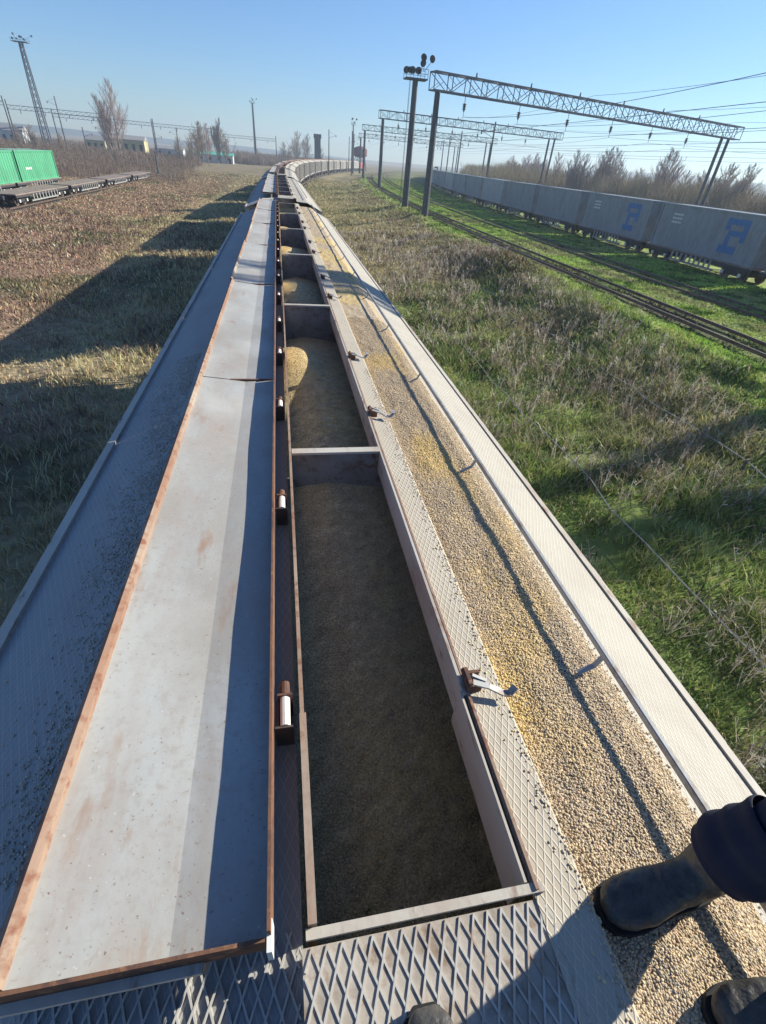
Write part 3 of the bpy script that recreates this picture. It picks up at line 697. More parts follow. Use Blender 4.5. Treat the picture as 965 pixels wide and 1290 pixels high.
# ------------------------------------------------------------------ floodlight masts
def mast(loc,H,r0,r1,heads,pw,label,lattice=False,seed=0,far=False):
    rr=random.Random(seed); r=empty('floodlight_mast',loc)
    mb=MB()
    if lattice:
        for sx in (-1,1):
            for sy in (-1,1): mb.bar((sx*r0,sy*r0,-.5),(sx*r1,sy*r1,H),.34,.34)
        n=16
        for k in range(n):
            za,zb_=H*k/n,H*(k+1)/n; ra=r0+(r1-r0)*k/n; rb=r0+(r1-r0)*(k+1)/n
            for s in (-1,1):
                mb.bar((-ra,s*ra,za),(rb,s*rb,zb_),.12,.12); mb.bar((ra,s*ra,za),(-rb,s*rb,zb_),.12,.12)
                mb.bar((s*ra,-ra,za),(s*rb,rb,zb_),.12,.12)
    else: mb.tube((0,0,-.4),(0,0,H),r0,r1,n=12)
    mb.build('mast',M['galv' if lattice else 'concrete'],r)
    mb=MB(); mb.box(-pw,pw,-pw*.6,pw*.6,H,H+.16)
    for x in (-pw,-pw/3,pw/3,pw):
        for y in (-pw*.6,pw*.6): mb.bar((x,y,H),(x,y,H+1.1),.05,.05)
    for z in (.6,1.1):
        for y in (-pw*.6,pw*.6): mb.bar((-pw,y,H+z),(pw,y,H+z),.05,.05)
    mb.build('platform',M['galv'],r)
    for k in range(heads):
        x=-pw*.9+2*pw*.9*k/(heads-1)+rr.uniform(-.1,.1); z=H+1.0+rr.choice([.1,.9,1.5]); yv=rr.uniform(-1,1); xv=rr.uniform(-1,1)
        if k==heads-1: x=pw*1.55; z=H+2.4
        d=Vector((xv,-abs(yv)-.3,-.45)).normalized(); p=Vector((x,0,z))
        mb=MB(); mb.tube(p,p+d*.4,.22,.42,n=12); mb.bar((x if k<heads-1 else pw*.8,0,H+1.05),p,.06,.06)
        mb.build('floodlight',M['dark'],r)
    if not lattice:
        mb=MB()
        for y in (-.25,.25): mb.bar((-r0-.35,y,0),(-r1-.35,y,H),.04,.04)
        for k in range(int(H/.6)):
            t=k*.6/H; x=-(r0+(r1-r0)*t)-.35; mb.bar((x,-.25,k*.6),(x,.25,k*.6),.03,.03)
        mb.build('ladder',M['galv'],r)
    tag(r,label,'floodlight mast','floodlight masts of the yard'); return r
mast((19.25,86.0,-5.5),14.7,.5,.38,9,1.5,'tall pole with a platform of floodlights left of the nearest gantry',seed=4)
mast((-103,300,-7.2),36,1.5,.55,7,3.0,'tall lattice floodlight mast leaning over the green containers',lattice=True,seed=2)
mast((38,301,-6),19,.4,.25,4,1.0,'distant slim floodlight pole beside the red locomotive',seed=5)
mast((-14,420,-7),31,.9,.5,4,1.6,'distant floodlight mast standing above the bushes left of the train',seed=6)
# ------------------------------------------------------------------ line-side wires low over the weeds
def cable(xs,yb,z,label):
    mb=MB(); r=empty('signal_wire',(xs,0,z))
    pts=[]; ys=np.arange(1.5,yb,1.4)
    for y in ys: pts.append(Vector((float(off(y))+.10*math.sin(y*.7)+.05*math.sin(y*2.1),float(y),.18+.05*math.sin(y*1.3))))
    for a,b in zip(pts,pts[1:]): mb.tube(a,b,.017,n=5,cap=False)
    mb.build('wire',M['steel'],r)
    for k in range(0,len(pts),6):
        mb=MB(); p=pts[k]; mb.box(p.x-.03,p.x+.03,p.y-.03,p.y+.03,p.z-.6,p.z+.05); mb.build('stake',M['sleeper'],r)
    tag(r,label,'signal wire','signal wires along the track')
cable(7.95,60,-6.80,'low signal wire running through the weeds nearest the grain train')
cable(12.9,50,-6.45,'low signal wire farther out, nearer the yard track')
# ------------------------------------------------------------------ container train
CL=12.3; CH=3.2
def container(name,m,L=CL,H=CH,Wd=2.45,top=None,logo=False,rd=.028,pitch=.28):
    r=empty(name,(0,0,0))
    mb=MB(); x0,x1=-Wd/2,Wd/2
    n=int(L/pitch)
    for sx in (x0,x1):
        s=1 if sx>0 else -1; pr=[]; 
        ys=[]; 
        for k in range(n):
            y=-L/2+.12+(L-.24)*k/n; st=(L-.24)/n
            pr+=[(y,0),(y+st*.32,0),(y+st*.5,-rd),(y+st*.82,-rd)]
        pr.append((L/2-.12,0)); vs=[]; 
        for y,d in pr: vs+= [(sx+s*d,y,.16),(sx+s*d,y,H-.12)]
        fs=[(2*i,2*i+2,2*i+3,2*i+1) for i in range(len(pr)-1)]
        mb.add(vs,fs)
    for ye in (-L/2+.05,L/2-.05): mb.box(x0+.05,x1-.05,ye-.02,ye+.02,.16,H-.1)
    mb.build('side_panels',m,r)
    mb=MB(); mb.box(x0+.08,x1-.08,-L/2+.1,L/2-.1,H-.07,H-.03); mb.build('roof',top or m,r)
    mb=MB(); fr=.006
    for sx in (x0,x1):
        for ye in (-L/2,L/2): mb.box(sx-.07+(-.0),sx+.07,ye-.08,ye+.08,.003,H)
        mb.box(sx-.055,sx+.055,-L/2+.08,L/2-.08,H-.13,H-.004); mb.box(sx-.055,sx+.055,-L/2+.08,L/2-.08,.004,.17)
    for ye in (-L/2,L/2):
        mb.box(x0+.07,x1-.07,ye-.06,ye+.06,H-.13,H-.006); mb.box(x0+.07,x1-.07,ye-.06,ye+.06,.006,.17)
        for xx in (-.6,-.2,.2,.6): mb.bar((xx,ye*1.006,.2),(xx,ye*1.006,H-.15),.04,.04)
    mb.build('frame',m,r)
    if logo:
        mb=MB(); X=x0-.012; c=-L/2+2.7; z=H*.50; S=1.2
        # blue block mark: broken square with an inner bar
        def q(ya,yb,za,zb_): mb.box(X-.012,X,c+ya*S,c+yb*S,z+za*S,z+zb_*S)
        q(-.95,.95,.66,.98); q(-.95,-.60,-.22,.655); q(-.595,.55,.06,.34); q(.25,.60,-.50,.055); q(-.55,.95,-.90,-.505); q(.62,.95,.34,.655)
        mb.build('logo',M['logo'],r)
        mb=MB()
        for k,(yy,zz) in enumerate([(3.0,.62),(3.0,.4),(3.0,.18)]):
            for j in range(6): mb.box(X-.010,X,yy+j*.22,yy+j*.22+.13,H*.5+zz*1.3,H*.5+zz*1.3+.14)
        mb.build('stencil_marks',M['logow'],r)
    return r
def flatwagon(L=13.2,white_edge=False):
    r=empty('flat_wagon',(0,0,0))       # origin at rail level
    mb=MB(); mb.box(-1.35,1.35,-L/2,L/2,1.02,1.12); mb.build('deck',M['deck'],r)
    mb=MB()
    for s in (-1.36,1.24): mb.box(s,s+.12,-L/2,L/2,.80,1.018)
    mb.box(-.3,.3,-L/2-.5,L/2+.5,.62,.95); 
    mb.build('underframe',M['whitepaint'] if white_edge else M['dark'],r)
    for yc in (-L/2+2.0,L/2-2.0):
        mb=MB()
        for s in (-1.0,.88): mb.box(s,s+.12,yc-1.2,yc+1.2,.35,.75)
        mb.box(-.9,.9,yc-.2,yc+.2,.4,.79); b=mb.build('bogie',M['dark'],r)
        for q in (-.92,.92):
            mb=MB()
            for x in (-.76,.76): mb.tube((x-.06,yc+q,.475),(x+.06,yc+q,.475),.475,n=18)
            mb.tube((-1.15,yc+q,.475),(1.15,yc+q,.475),.09,n=8)
            mb.build('wheelset',M['rail'],b)
            mb=MB()
            for x in (-1.18,1.10): mb.box(x,x+.08,yc+q-.13,yc+q+.13,.36,.60)
            mb.build('axle_box',M['whitepaint'],b)
    # stanchion pockets / ribs along the sill
    mb=MB()
    for k in range(9):
        y=-L/2+4.2+k*(L-8.4)/8
        for s in (-1.40,1.36): mb.box(s,s+.04,y-.10,y+.10,.45,.98)
    for s in (-1.3,1.2): mb.box(s,s+.1,-L/2+3.8,L/2-3.8,.30,.44)
    mb.build('side_struts',M['steel'],r)
    return r
A1=container('shipping_container',M['cont'],logo=True); A2=container('shipping_container',M['cont2'])
FW=flatwagon()
km=kidmap(); PC=13.9; ordn=['nearest','second','third','fourth','fifth','sixth','seventh','eighth','ninth','tenth','eleventh','twelfth','thirteenth','fourteenth','fifteenth','sixteenth','seventeenth','eighteenth','nineteenth','twentieth']
first={}
for i in range(20):
    y=11.6+PC*i; x=cpath(y); an=-math.atan2(cpath(y+5)-cpath(y-5),10)
    if i==0: f=FW
    else: f=copy_tree(FW,km)
    f.location=(x,y,-5.5); f.rotation_euler=(0,0,an)
    tag(f,ordn[i]+' flat wagon of the container train, under a grey container','flat wagon','flat wagons of the container train')
    src=A1 if i in (0,1,2,3) else (A2 if i%3==0 else A1)
    isl=i in (0,1,2,3)
    key=id(src)
    if key not in first: first[key]=1; c=src
    else: c=copy_tree(src,km,skip=() if isl else ('logo','stencil_marks'))
    c.location=(x,y,-5.5+1.125); c.rotation_euler=(0,0,an)
    tag(c,ordn[i]+(' grey container on the train, with a blue block mark' if isl else ' grey container on the train, without a mark'),'container','grey containers on the train')
# locomotive at the far end of the container train
def loco(name,loc,rz,m,m2,label,L=16):
    r=empty(name,loc,rz)
    mb=MB(); prof=[(-1.5,1.3),(-1.55,3.6),(-1.2,4.4),(1.2,4.4),(1.55,3.6),(1.5,1.3)]
    mb.sweep(prof,[-L/2+.5,L/2-.5]); mb.sweep([(-1.4,1.3),(-1.3,3.5),(-1.0,4.2),(1.0,4.2),(1.3,3.5),(1.4,1.3)],[-L/2-.2,-L/2+.499]); mb.build('body',m,r)
    mb=MB(); mb.box(-1.05,-.1,-L/2-.23,-L/2-.205,3.0,3.8); mb.box(.1,1.05,-L/2-.23,-L/2-.205,3.0,3.8); mb.build('windscreen',M['glass'],r)
    mb=MB(); mb.box(-1.3,1.3,-L/2-.25,-L/2-.21,1.5,2.3); mb.build('front_panel',m2,r)
    mb=MB(); mb.box(-1.45,1.45,-L/2,L/2,.9,1.28); mb.build('underframe',M['dark'],r)
    mb=MB(); mb.box(-.8,.8,-3,2,4.41,4.9); mb.build('roof_equipment',M['dark'],r)
    for yc in (-L/2+3.2,L/2-3.2):
        mb=MB(); mb.box(-1.1,1.1,yc-1.8,yc+1.8,.4,.88)
        for q in (-1.2,0,1.2): mb.tube((-.8,yc+q,.5),(.8,yc+q,.5),.5,n=14)
        mb.build('bogie',M['dark'],r)
    for x in (-.9,.9):
        mb=MB(); mb.tube((x,-L/2-.26,2.6),(x,-L/2-.2,2.6),.14,n=10); mb.build('headlight',M['whitepaint'],r)
    tag(r,label,'locomotive'); return r
yl=300; loco('locomotive',(cpath(yl),yl,-5.5),-math.atan2(cpath(yl+5)-cpath(yl-5),10),M['locodark'],M['steel'],'dark blue locomotive at the far end of the container train',L=18)
yl=Y0+WL/2+PITCHW*NW+22; loco('locomotive',(float(off(yl))+.2,yl,-6.38),-math.atan2(float(off(yl+5)-off(yl-5)),10),M['locored'],M['locodark'],'red locomotive at the head of the grain train, far down the curve',L=18)
# ------------------------------------------------------------------ left siding: empty flat wagons and green containers
fl=[]
for i,(x,y) in enumerate([(-27.6,71.5),(-27.6,88.2),(-27.6,105.0),(-27.6,122)]):
    if i==0: f=flatwagon(15.5); F2=f; km=kidmap()
    else: f=copy_tree(F2,km)
    f.location=(x,y,-6.6)
    tag(f,['empty flat wagon in front of the green containers','empty flat wagon with a pale edge just past the green containers','empty flat wagon farther along the left siding','farthest empty flat wagon on the left siding'][i],'flat wagon','empty flat wagons on the left siding')
F3=copy_tree(F2,km); F3.location=(-33.1,86.4,-6.6); tag(F3,'flat wagon carrying the ribbed green container','flat wagon','flat wagons under the left containers')
F3=copy_tree(F2,km); F3.location=(-33.1,70.2,-6.6); tag(F3,'flat wagon under the teal and green containers at the left edge','flat wagon','flat wagons under the left containers')
c=container('shipping_container',M['green'],L=12.6,H=3.2,Wd=2.7,top=M['greytop'],rd=.10,pitch=.62); c.location=(-33.1,86.6,-5.47); tag(c,'long bright green corrugated container with a grey-green roof','container')
mb=MB(); 
for j in range(4): mb.box(1.375,1.385,-4.2+j*.5,-3.9+j*.5,1.2,1.45)
mb.build('stencil_marks',M['logow'],c)
c=container('shipping_container',M['green'],L=6.1,H=3.2,Wd=2.7,top=M['greytop'],rd=.10,pitch=.62); c.location=(-33.1,76.6,-5.47); tag(c,'short bright green container left of the long one','container')
c=container('shipping_container',M['teal'],L=6.1,H=3.2,Wd=2.7,top=M['greytop'],rd=.10,pitch=.62); c.location=(-33.1,70.3,-5.47); tag(c,'teal container at the left edge of the picture','container')
# ------------------------------------------------------------------ bare trees and scrub
def tree_mesh(seed,H,spread,depth=3,twr=.02,lean=0,trunk=.15,upw=.9,cm=None):
    rr=random.Random(seed); T=MB(); C=MB()
    def twig(p,d,L,r,lv):
        q=p; n=3
        for k in range(n):
            dd=(d+Vector((rr.uniform(-1,1),rr.uniform(-1,1),rr.uniform(-.2,.7)))*.17).normalized()
            q2=q+dd*(L/n); C.tube(q,q2,max(r*(1-.25*k),twr*.55),max(r*(1-.25*(k+1)),twr*.45),n=4 if lv<2 else 3,cap=False); q=q2; d=dd
            if lv<depth:
                for j in range(2 if lv<2 else 2+(rr.random()<.5)):
                    a=rr.uniform(0,6.283); s_=spread*rr.uniform(.7,1.2)
                    twig(q,(d+Vector((math.cos(a)*s_,math.sin(a)*s_,upw*.5))).normalized(),L*rr.uniform(.42,.62),r*.5,lv+1)
    ns=rr.choice([1,2,2,3])
    for st in range(ns):
        Hs=H*(1 if st==0 else rr.uniform(.6,.9)); d=Vector((lean+rr.uniform(-.12,.12)*(1+st),rr.uniform(-.12,.12)*(1+st),1)).normalized(); p=Vector((rr.uniform(-.1,.1),rr.uniform(-.1,.1),-.3)); n=11
        for k in range(n):
            d=(d+Vector((rr.uniform(-.1,.1),rr.uniform(-.1,.1),.12))).normalized(); q=p+d*(Hs/n); t=(k+1)/n
            T.tube(p,q,max(trunk*(1-k/n),.02),max(trunk*(1-t),.015),n=7 if st==0 else 5,cap=False); p=q
            if k>=1:
                for j in range(2+(rr.random()<.6)):
                    a=rr.uniform(0,6.283); e=rr.uniform(.55,1.0)
                    twig(p,Vector((math.cos(a)*spread*1.5*e,math.sin(a)*spread*1.5*e,upw)).normalized(),Hs*(.34*(1-t)+.09)*rr.uniform(.7,1.2),trunk*.4*(1-t*.8),1)
    return T,C
def tree(name,seed,H,spread,mt,label,cat,group,**k):
    T,C=tree_mesh(seed,H,spread,**k); r=empty(name); T.build('trunk',M['bark'],r); C.build('crown',mt,r); tag(r,label,cat,group); return r
GT='bare trees behind the container train'
TV=[tree('bare_tree',21,9,.62,M['twig'],'x','tree',GT,twr=.026),tree('bare_tree',22,11,.5,M['twig3'],'x','tree',GT,twr=.026),tree('bare_tree',23,7.5,.8,M['twig'],'x','tree',GT,twr=.026),tree('bare_tree',24,6,.85,M['twig2'],'x','tree',GT,twr=.03)]
km=kidmap(); used=[0]*4
def put(kind,x,y,z,s,rz,label,group,sz=None):
    if not used[kind]: used[kind]=1; t=TV[kind]
    else: t=copy_tree(TV[kind],km)
    t.location=(x,y,z); t.rotation_euler=(0,0,rz); t.scale=(s,s,sz or s)
    t['label']=label; t['group']=group; return t
rr=random.Random(5)
for i in range(90):
    t=i/89; y=42+300*t**1.35+rr.uniform(-3,3); x=max(cpath(y)+rr.uniform(24,46)+9*t,rr.uniform(80,98) if y<150 else 0)
    k=rr.choice([0,0,1,2,2]); s=rr.uniform(.75,1.15)
    if y<75: k=rr.choice([3,2,3]); s=rr.uniform(.7,.95)
    lab={0:'bare grey-brown tree in the row behind the container train',1:'tall bare pinkish-grey tree in the row behind the container train',2:'broad low bare tree in the row behind the container train',3:'olive-tinted bushy tree behind the nearest containers'}[k]
    put(k,x,y,-6.0,s,rr.uniform(0,6.28),lab,GT if k!=3 else 'olive bushes behind the container train')
for i in range(5):   # clump that rises highest
    put(1,84+rr.uniform(-5,6),142+rr.uniform(-9,9),-6,rr.uniform(.95,1.12),rr.uniform(0,6),'tall bare tree in the highest clump right of the second gantry','tallest bare trees behind the container train')
def thicket(name,n,posfun,hr,mt,label,seed,wid=.05):
    R=np.random.default_rng(seed); x,y,z=posfun(R,n); m=n*7; x=np.repeat(x,7)+R.normal(size=m)*1.1; y=np.repeat(y,7)+R.normal(size=m)*1.1; z=np.repeat(z,7)
    d=np.hypot(x,y); h=hr(x,y,R)*(.35+.75*R.random(m)); a=R.random(m)*np.pi*2; la=R.random(m)*np.pi*2; lr_=h*.35*R.random(m); wd=wid*(.5+R.random(m))*(.35+d/260)
    P0=np.stack([x-np.cos(a)*wd,y-np.sin(a)*wd,z-.2],1);P1=np.stack([x+np.cos(a)*wd,y+np.sin(a)*wd,z-.2],1);P2=np.stack([x+np.cos(la)*lr_,y+np.sin(la)*lr_,z+h],1)
    # side twigs
    t=.35+.5*R.random(m); b=P0*(1-t[:,None])+P2*t[:,None]; l2=R.random(m)*np.pi*2; e=b+np.stack([np.cos(l2)*h*.22,np.sin(l2)*h*.22,h*.22],1); w2=np.stack([-np.sin(l2),np.cos(l2),0*l2],1)*wd[:,None]*.8
    Vv=np.stack([P0,P1,P2,b-w2,b+w2,e],1).reshape(-1,3); i0=np.arange(m)*6
    T=np.concatenate([np.stack([i0,i0+1,i0+2],1),np.stack([i0+3,i0+4,i0+5],1)])
    base=np.array(mt); col=base[None]*(1+.3*R.normal(size=(m,1)))*(1+.1*R.normal(size=(m,3)))
    o=fast_mesh(name,Vv,T,np.repeat(np.clip(col,.01,.5),6,axis=0),M['grass']); tag(o,label,'scrub',kind='stuff')
def pr(R,n):
    y=30+330*R.random(n)**1.2; x=np.maximum(np.array([cpath(q) for q in y])+16+36*R.random(n),np.where(y<150,79+22*R.random(n),0)); return x,y,np.full(n,-6.0)
thicket('brushwood',14000,pr,lambda x,y,R:5.2+4.2*fnoise(x*.06,y*.06,7),(.24,.20,.13),'grey-brown brushwood filling the ground behind the container train',31)
def pl(R,n):
    y=120+330*R.random(n); x=-(y*.10)-6-(y*.42)*R.random(n)**.8; return x,y,np.full(n,-7.2)
thicket('brushwood',15000,pl,lambda x,y,R:1.2+3.6*fnoise(x*.04,y*.04,9)*np.clip((y-110)/120,.25,1),(.22,.165,.125),'reddish-brown brushwood across the field left of the train',32)
def pl2(R,n):
    y=330+200*R.random(n); x=-20+95*R.random(n)*(y/500)-10; return x,y,np.full(n,-7.0)
thicket('brushwood',6000,pl2,lambda x,y,R:3.0+3.4*fnoise(x*.05,y*.05,12),(.24,.19,.155),'hazy brushwood behind the far end of the grain train',33)
def ps(R,n):
    y=1.5+60*R.random(n)**1.7; x=3.2+13*R.random(n)+off(y); k=fnoise(x*.3,y*.3,55)>.42; x=x[k];y=y[k]; return x,y,zg(x,y)
def stalks(name,n,posf,hmax,cols,label,seed):
    R=np.random.default_rng(seed); x,y,z=posf(R,n); m=len(x)*5; x=np.repeat(x,5)+R.normal(size=m)*.12; y=np.repeat(y,5)+R.normal(size=m)*.12; z=np.repeat(z,5)
    d=np.hypot(x,y); h=hmax*(.35+.65*R.random(m)); la=R.random(m)*6.283; ln=h*.7*R.random(m); wd=.002+.0006*d; a=R.random(m)*6.283
    B=np.stack([x,y,z],1); T=B+np.stack([np.cos(la)*ln,np.sin(la)*ln,h],1); W_=np.stack([np.cos(a)*wd,np.sin(a)*wd,0*a],1)
    V_=[B-W_,B+W_,T+W_*.4,T-W_*.4]; Q=[(0,1,2,3)]; 
    for j in range(4):
        t=.4+.5*R.random(m)[:,None]; p=B*(1-t)+T*t; b2=R.random(m)*6.283; e=p+np.stack([np.cos(b2)*h*.16,np.sin(b2)*h*.16,h*.12],1); s0=len(V_); V_+= [p-W_*.7,p+W_*.7,e+W_*.9,e-W_*.9]; Q.append((s0,s0+1,s0+2,s0+3))
    nv=len(V_); VV=np.stack(V_,1).reshape(-1,3); q=(np.array(Q)[None]+(np.arange(m)*nv)[:,None,None]).reshape(-1,4)
    c=np.array(cols)[R.integers(0,len(cols),m)]*(1+.25*R.normal(size=(m,1)))
    o=fast_mesh(name,VV,None,np.repeat(np.clip(c,.02,.7),nv,axis=0),M['grass'],q); tag(o,label,'weeds',kind='stuff')
stalks('dry_stalks',3200,ps,.75,[(.48,.42,.32),(.36,.28,.20),(.55,.50,.42),(.22,.16,.12)],'pale dead weed stalks standing among the green weeds at right',71)
def ps2(R,n):
    y=3+60*R.random(n)**1.4; x=-3.2-26*R.random(n)**1.3; k=fnoise(x*.2,y*.2,56)>.45; x=x[k];y=y[k]; return x,y,zg(x,y)
stalks('dry_stalks',3000,ps2,.5,[(.40,.30,.22),(.30,.20,.15),(.22,.14,.11)],'brown dead weed stalks in the grass left of the train',72)
# left trees
put(1,-59,245,-7.2,1.95,1.0,'big pale bare tree rising above the scrub left of centre','bare trees left of the train',2.0)
put(1,-64,252,-7.2,1.5,2.2,'smaller bare tree just left of the big pale one','bare trees left of the train')
LT=[(-31,250,1.5,0),(-28,258,1.2,1),(-36,270,1.3,2),(-24,300,1.45,0),(13,380,1.9,0),(4,385,1.5,2),(20,400,1.5,1),(8,360,1.3,2),(-10,340,.9,2),(-46,300,1.0,0),(-75,230,.85,2),(-88,240,.9,0),(-52,210,.7,2),(-20,330,.8,2),(30,420,1.2,0),(-100,260,1.0,2)]
for i,(x,y,s,k) in enumerate(LT):
    put(k,x,y,-7.2,s,i*1.3,['bare tree standing in the left scrub','dark bare tree by the far bend of the train'][1 if x>-5 and y>350 else 0],'bare trees left of the train' if not(x>-5 and y>350) else 'bare trees by the far bend')
def col_tree(x,y,H,label,seed):
    T,C=tree_mesh(seed,H,.22,twr=.045,trunk=.2,upw=1.6); r=empty('poplar_tree',(x,y,-7.2)); T.build('trunk',M['bark'],r); C.build('crown',M['twig'],r); tag(r,label,'tree','narrow poplars far left')
col_tree(-27,300,16,'narrow dark poplar above the green-roofed shed',61)
col_tree(-36,305,14,'second narrow poplar left of the dark one',62)
# dry weed stalks beside the far left (dense scrub in shade strip)
# ------------------------------------------------------------------ far buildings and posts
def house(name,x,y,z,lx,ly,h,rh,mw,mr,label,nw=4,rz=0):
    r=empty(name,(x,y,z),rz)
    mb=MB(); mb.box(-lx/2,lx/2,-ly/2,ly/2,-.3,h); mb.build('wall',mw,r)
    mb=MB(); mb.sweep([(-ly/2-.3,h+.003),(0,h+rh),(ly/2+.3,h+.003)],[-lx/2-.3,lx/2+.3],fn=lambda a,b,c:(b,a,c)); mb.build('roof',mr,r)
    for k in range(nw):
        xx=-lx/2+lx*(k+.5)/nw; mb=MB(); mb.box(xx-.6,xx+.6,-ly/2-.04,-ly/2-.005,h*.35,h*.75); w_=mb.build('window',M['glass'],r)
        mb=MB(); mb.box(xx-.72,xx+.72,-ly/2-.10,-ly/2-.045,h*.35-.14,h*.35-.01); mb.build('sill',M['whitewall'],w_)
    mb=MB(); mb.box(lx/2-2.0,lx/2-1.0,-ly/2-.05,-ly/2-.006,0,2.1); mb.build('door',M['dark'],r)
    tag(r,label,'building'); return r
house('yellow_building',-68,298,-7.2,16,8,6.5,1.6,M['yellowwall'],M['roofgrey'],'pale yellow building behind the scrub at left',5)
house('low_shed',-31,315,-7.2,18,7,3.4,1.2,M['whitewall'],M['roofgreen'],'low white shed with a green roof in the distance',4)
house('low_shed',-55,330,-7.2,14,7,4,1.2,M['whitewall'],M['roofgrey'],'low white shed left of the green-roofed one',3)
house('small_house',-116,300,-7.2,9,7,6,2,M['whitewall'],M['roofgrey'],'small pale house above the green containers',3)
house('small_house',-90,330,-7.2,9,7,5,2,M['yellowwall'],M['roofgrey'],'small cream house right of the lattice mast',3)
def ellipse_ring0(z,q,n=20): return [Vector((q*math.cos(2*math.pi*i/n),q*math.sin(2*math.pi*i/n),z)) for i in range(n)]
# dark tower by the bend
r=empty('signal_tower',(26,386,-6.8)); mb=MB(); mb.box(-1.9,1.9,-1.6,1.6,-.3,15); mb.build('shaft',M['towerdark'],r)
mb=MB(); mb.box(-2.3,2.3,-2,2,15.01,17.2); mb.build('cabin',M['towerdark'],r)
for x in (-1.2,0,1.2):
    mb=MB(); mb.box(x-.4,x+.4,-2.05,-2.01,15.6,16.6); mb.build('window',M['glass'],r)
tag(r,'dark square tower rising behind the bend of the grain train','tower')
r=empty('water_tower',(54.5,392,-6.8))
for k in range(6):
    a_=k*math.pi/3; mb=MB(); mb.bar((4.2*math.cos(a_),4.2*math.sin(a_),-.3),(3.2*math.cos(a_),3.2*math.sin(a_),7.5),.4,.4); mb.build('leg',M['towerdark'],r)
mb=MB(); mb.loft([ellipse_ring0(z,q) for z,q in ((7.2,1.5),(7.6,3.6),(8.4,4.6),(11.6,4.6),(12.6,3.4),(13.3,1.0),(13.6,.2))]); mb.build('tank',M['tank'],r)
mb=MB(); mb.tube((0,0,0),(0,0,7.3),.5,n=10); mb.build('riser_pipe',M['towerdark'],r)
tag(r,'dark red water tower behind the head of the grain train','water tower')
# catenary portals on the left skyline
def portal(x,y,L,H,rz,label):
    r=empty('overhead_portal',(x,y,-7.2),rz); 
    for q in (0,L):
        mb=MB(); mb.tube((q,0,-.3),(q,0,H+1.6),.3,.2,n=8); mb.build('column',M['concrete'],r)
    mb=MB(); 
    for z in (H,H-1.2): mb.bar((0,-.3,z),(L,-.3,z),.14,.14); mb.bar((0,.3,z),(L,.3,z),.14,.14)
    n=int(L/2)
    for k in range(n): mb.bar((L*k/n,-.3,H-1.2),(L*(k+1)/n,-.3,H),.07,.07); mb.bar((L*k/n,.3,H),(L*k/n,.3,H-1.2),.07,.07)
    mb.build('cross_beam',M['galv'],r); 
    for k in range(4):
        mb=MB(); mb.tube((L*(k+.5)/4,0,H-1.2),(L*(k+.5)/4,0,H-2.4),.12,n=6); mb.build('insulator',M['insul'],r)
    tag(r,label,'overhead line portal','overhead portals on the left skyline')
portal(-101,262,34,14,0.05,'overhead portal crossing behind the big lattice mast')
portal(-98,300,42,13.5,0.03,'long overhead portal behind the big bare tree')
portal(-62,330,32,14,0.0,'overhead portal above the sheds at left')
portal(-118,262,16,15,0.02,'overhead portal at the far left edge')
portal(-40,380,40,13,0.0,'low distant overhead portal near the poplars')
def post(x,y,H,z,label,group,arm=1):
    r=empty('catenary_post',(x,y,z)); mb=MB(); mb.tube((0,0,-.3),(0,0,H),.24,.15,n=8); mb.build('pole',M['concrete'],r)
    if arm:
        mb=MB(); mb.bar((0,0,H-2.6),(2.8*arm,0,H-1.6),.07,.07); mb.bar((0,0,H-.8),(2.8*arm,0,H-1.6),.04,.04); mb.build('bracket_arm',M['galv'],r)
        mb=MB(); mb.tube((2.7*arm,0,H-1.6),(2.7*arm,0,H-2.2),.12,n=8); mb.build('insulator',M['insul'],r)
    tag(r,label,'post',group)
for i,(x,y,h) in enumerate([(-75,236,17),(-66,228,9),(-60,232,11),(-46,245,10),(-40,262,12)]):
    post(x,y,h,-7.2,'catenary post in the left scrub','catenary posts in the left scrub',1 if i%2 else -1)
post(20,232,14,-6,'slim post beside the pale wagons in the curve','far posts',1)
for i,(x,y) in enumerate([(30,240),(33.5,262),(36,300),(43,340)]):
    post(x,y,14,-5.6,'far catenary post between the gantries and the locomotive','far catenary posts',1)
for i,(x,y) in enumerate([(38.5,120),(44,160),(52,190),(60,232),(70,262)]):
    post(cpath(y)+4.2,y,13.4,-5.4,'catenary post rising behind the container train','posts behind the container train',-1)
post(-28.5,150,5,-7.2,'lone low post in the brown field at left',None,0)
# hills
def hill(name,cx,cy,lx,ly,h,label):
    gx_=np.linspace(-1,1,60);gy_=np.linspace(-1,1,24); A,B=np.meshgrid(gx_,gy_); A=A.ravel();B=B.ravel()
    z=-8+h*np.clip(1-A**2,0,1)**.7*np.clip(1-B**2,0,1)*(.7+.5*fnoise(A*3+5,B*2+cx*.01,15)); x=cx+A*lx; y=cy+B*ly
    ii=(np.arange(23)[:,None]*60+np.arange(59)[None]).ravel()
    o=fast_mesh(name,np.stack([x,y,z],1),None,None,M['hill'],np.stack([ii,ii+1,ii+61,ii+60],1),smooth=True); tag(o,label,'hill',kind='structure')
hill('hills',1500,1600,900,500,40,'low hazy blue hills beyond the container train')
hill('hills',-900,2300,1300,400,18,'low hazy rise on the left horizon')
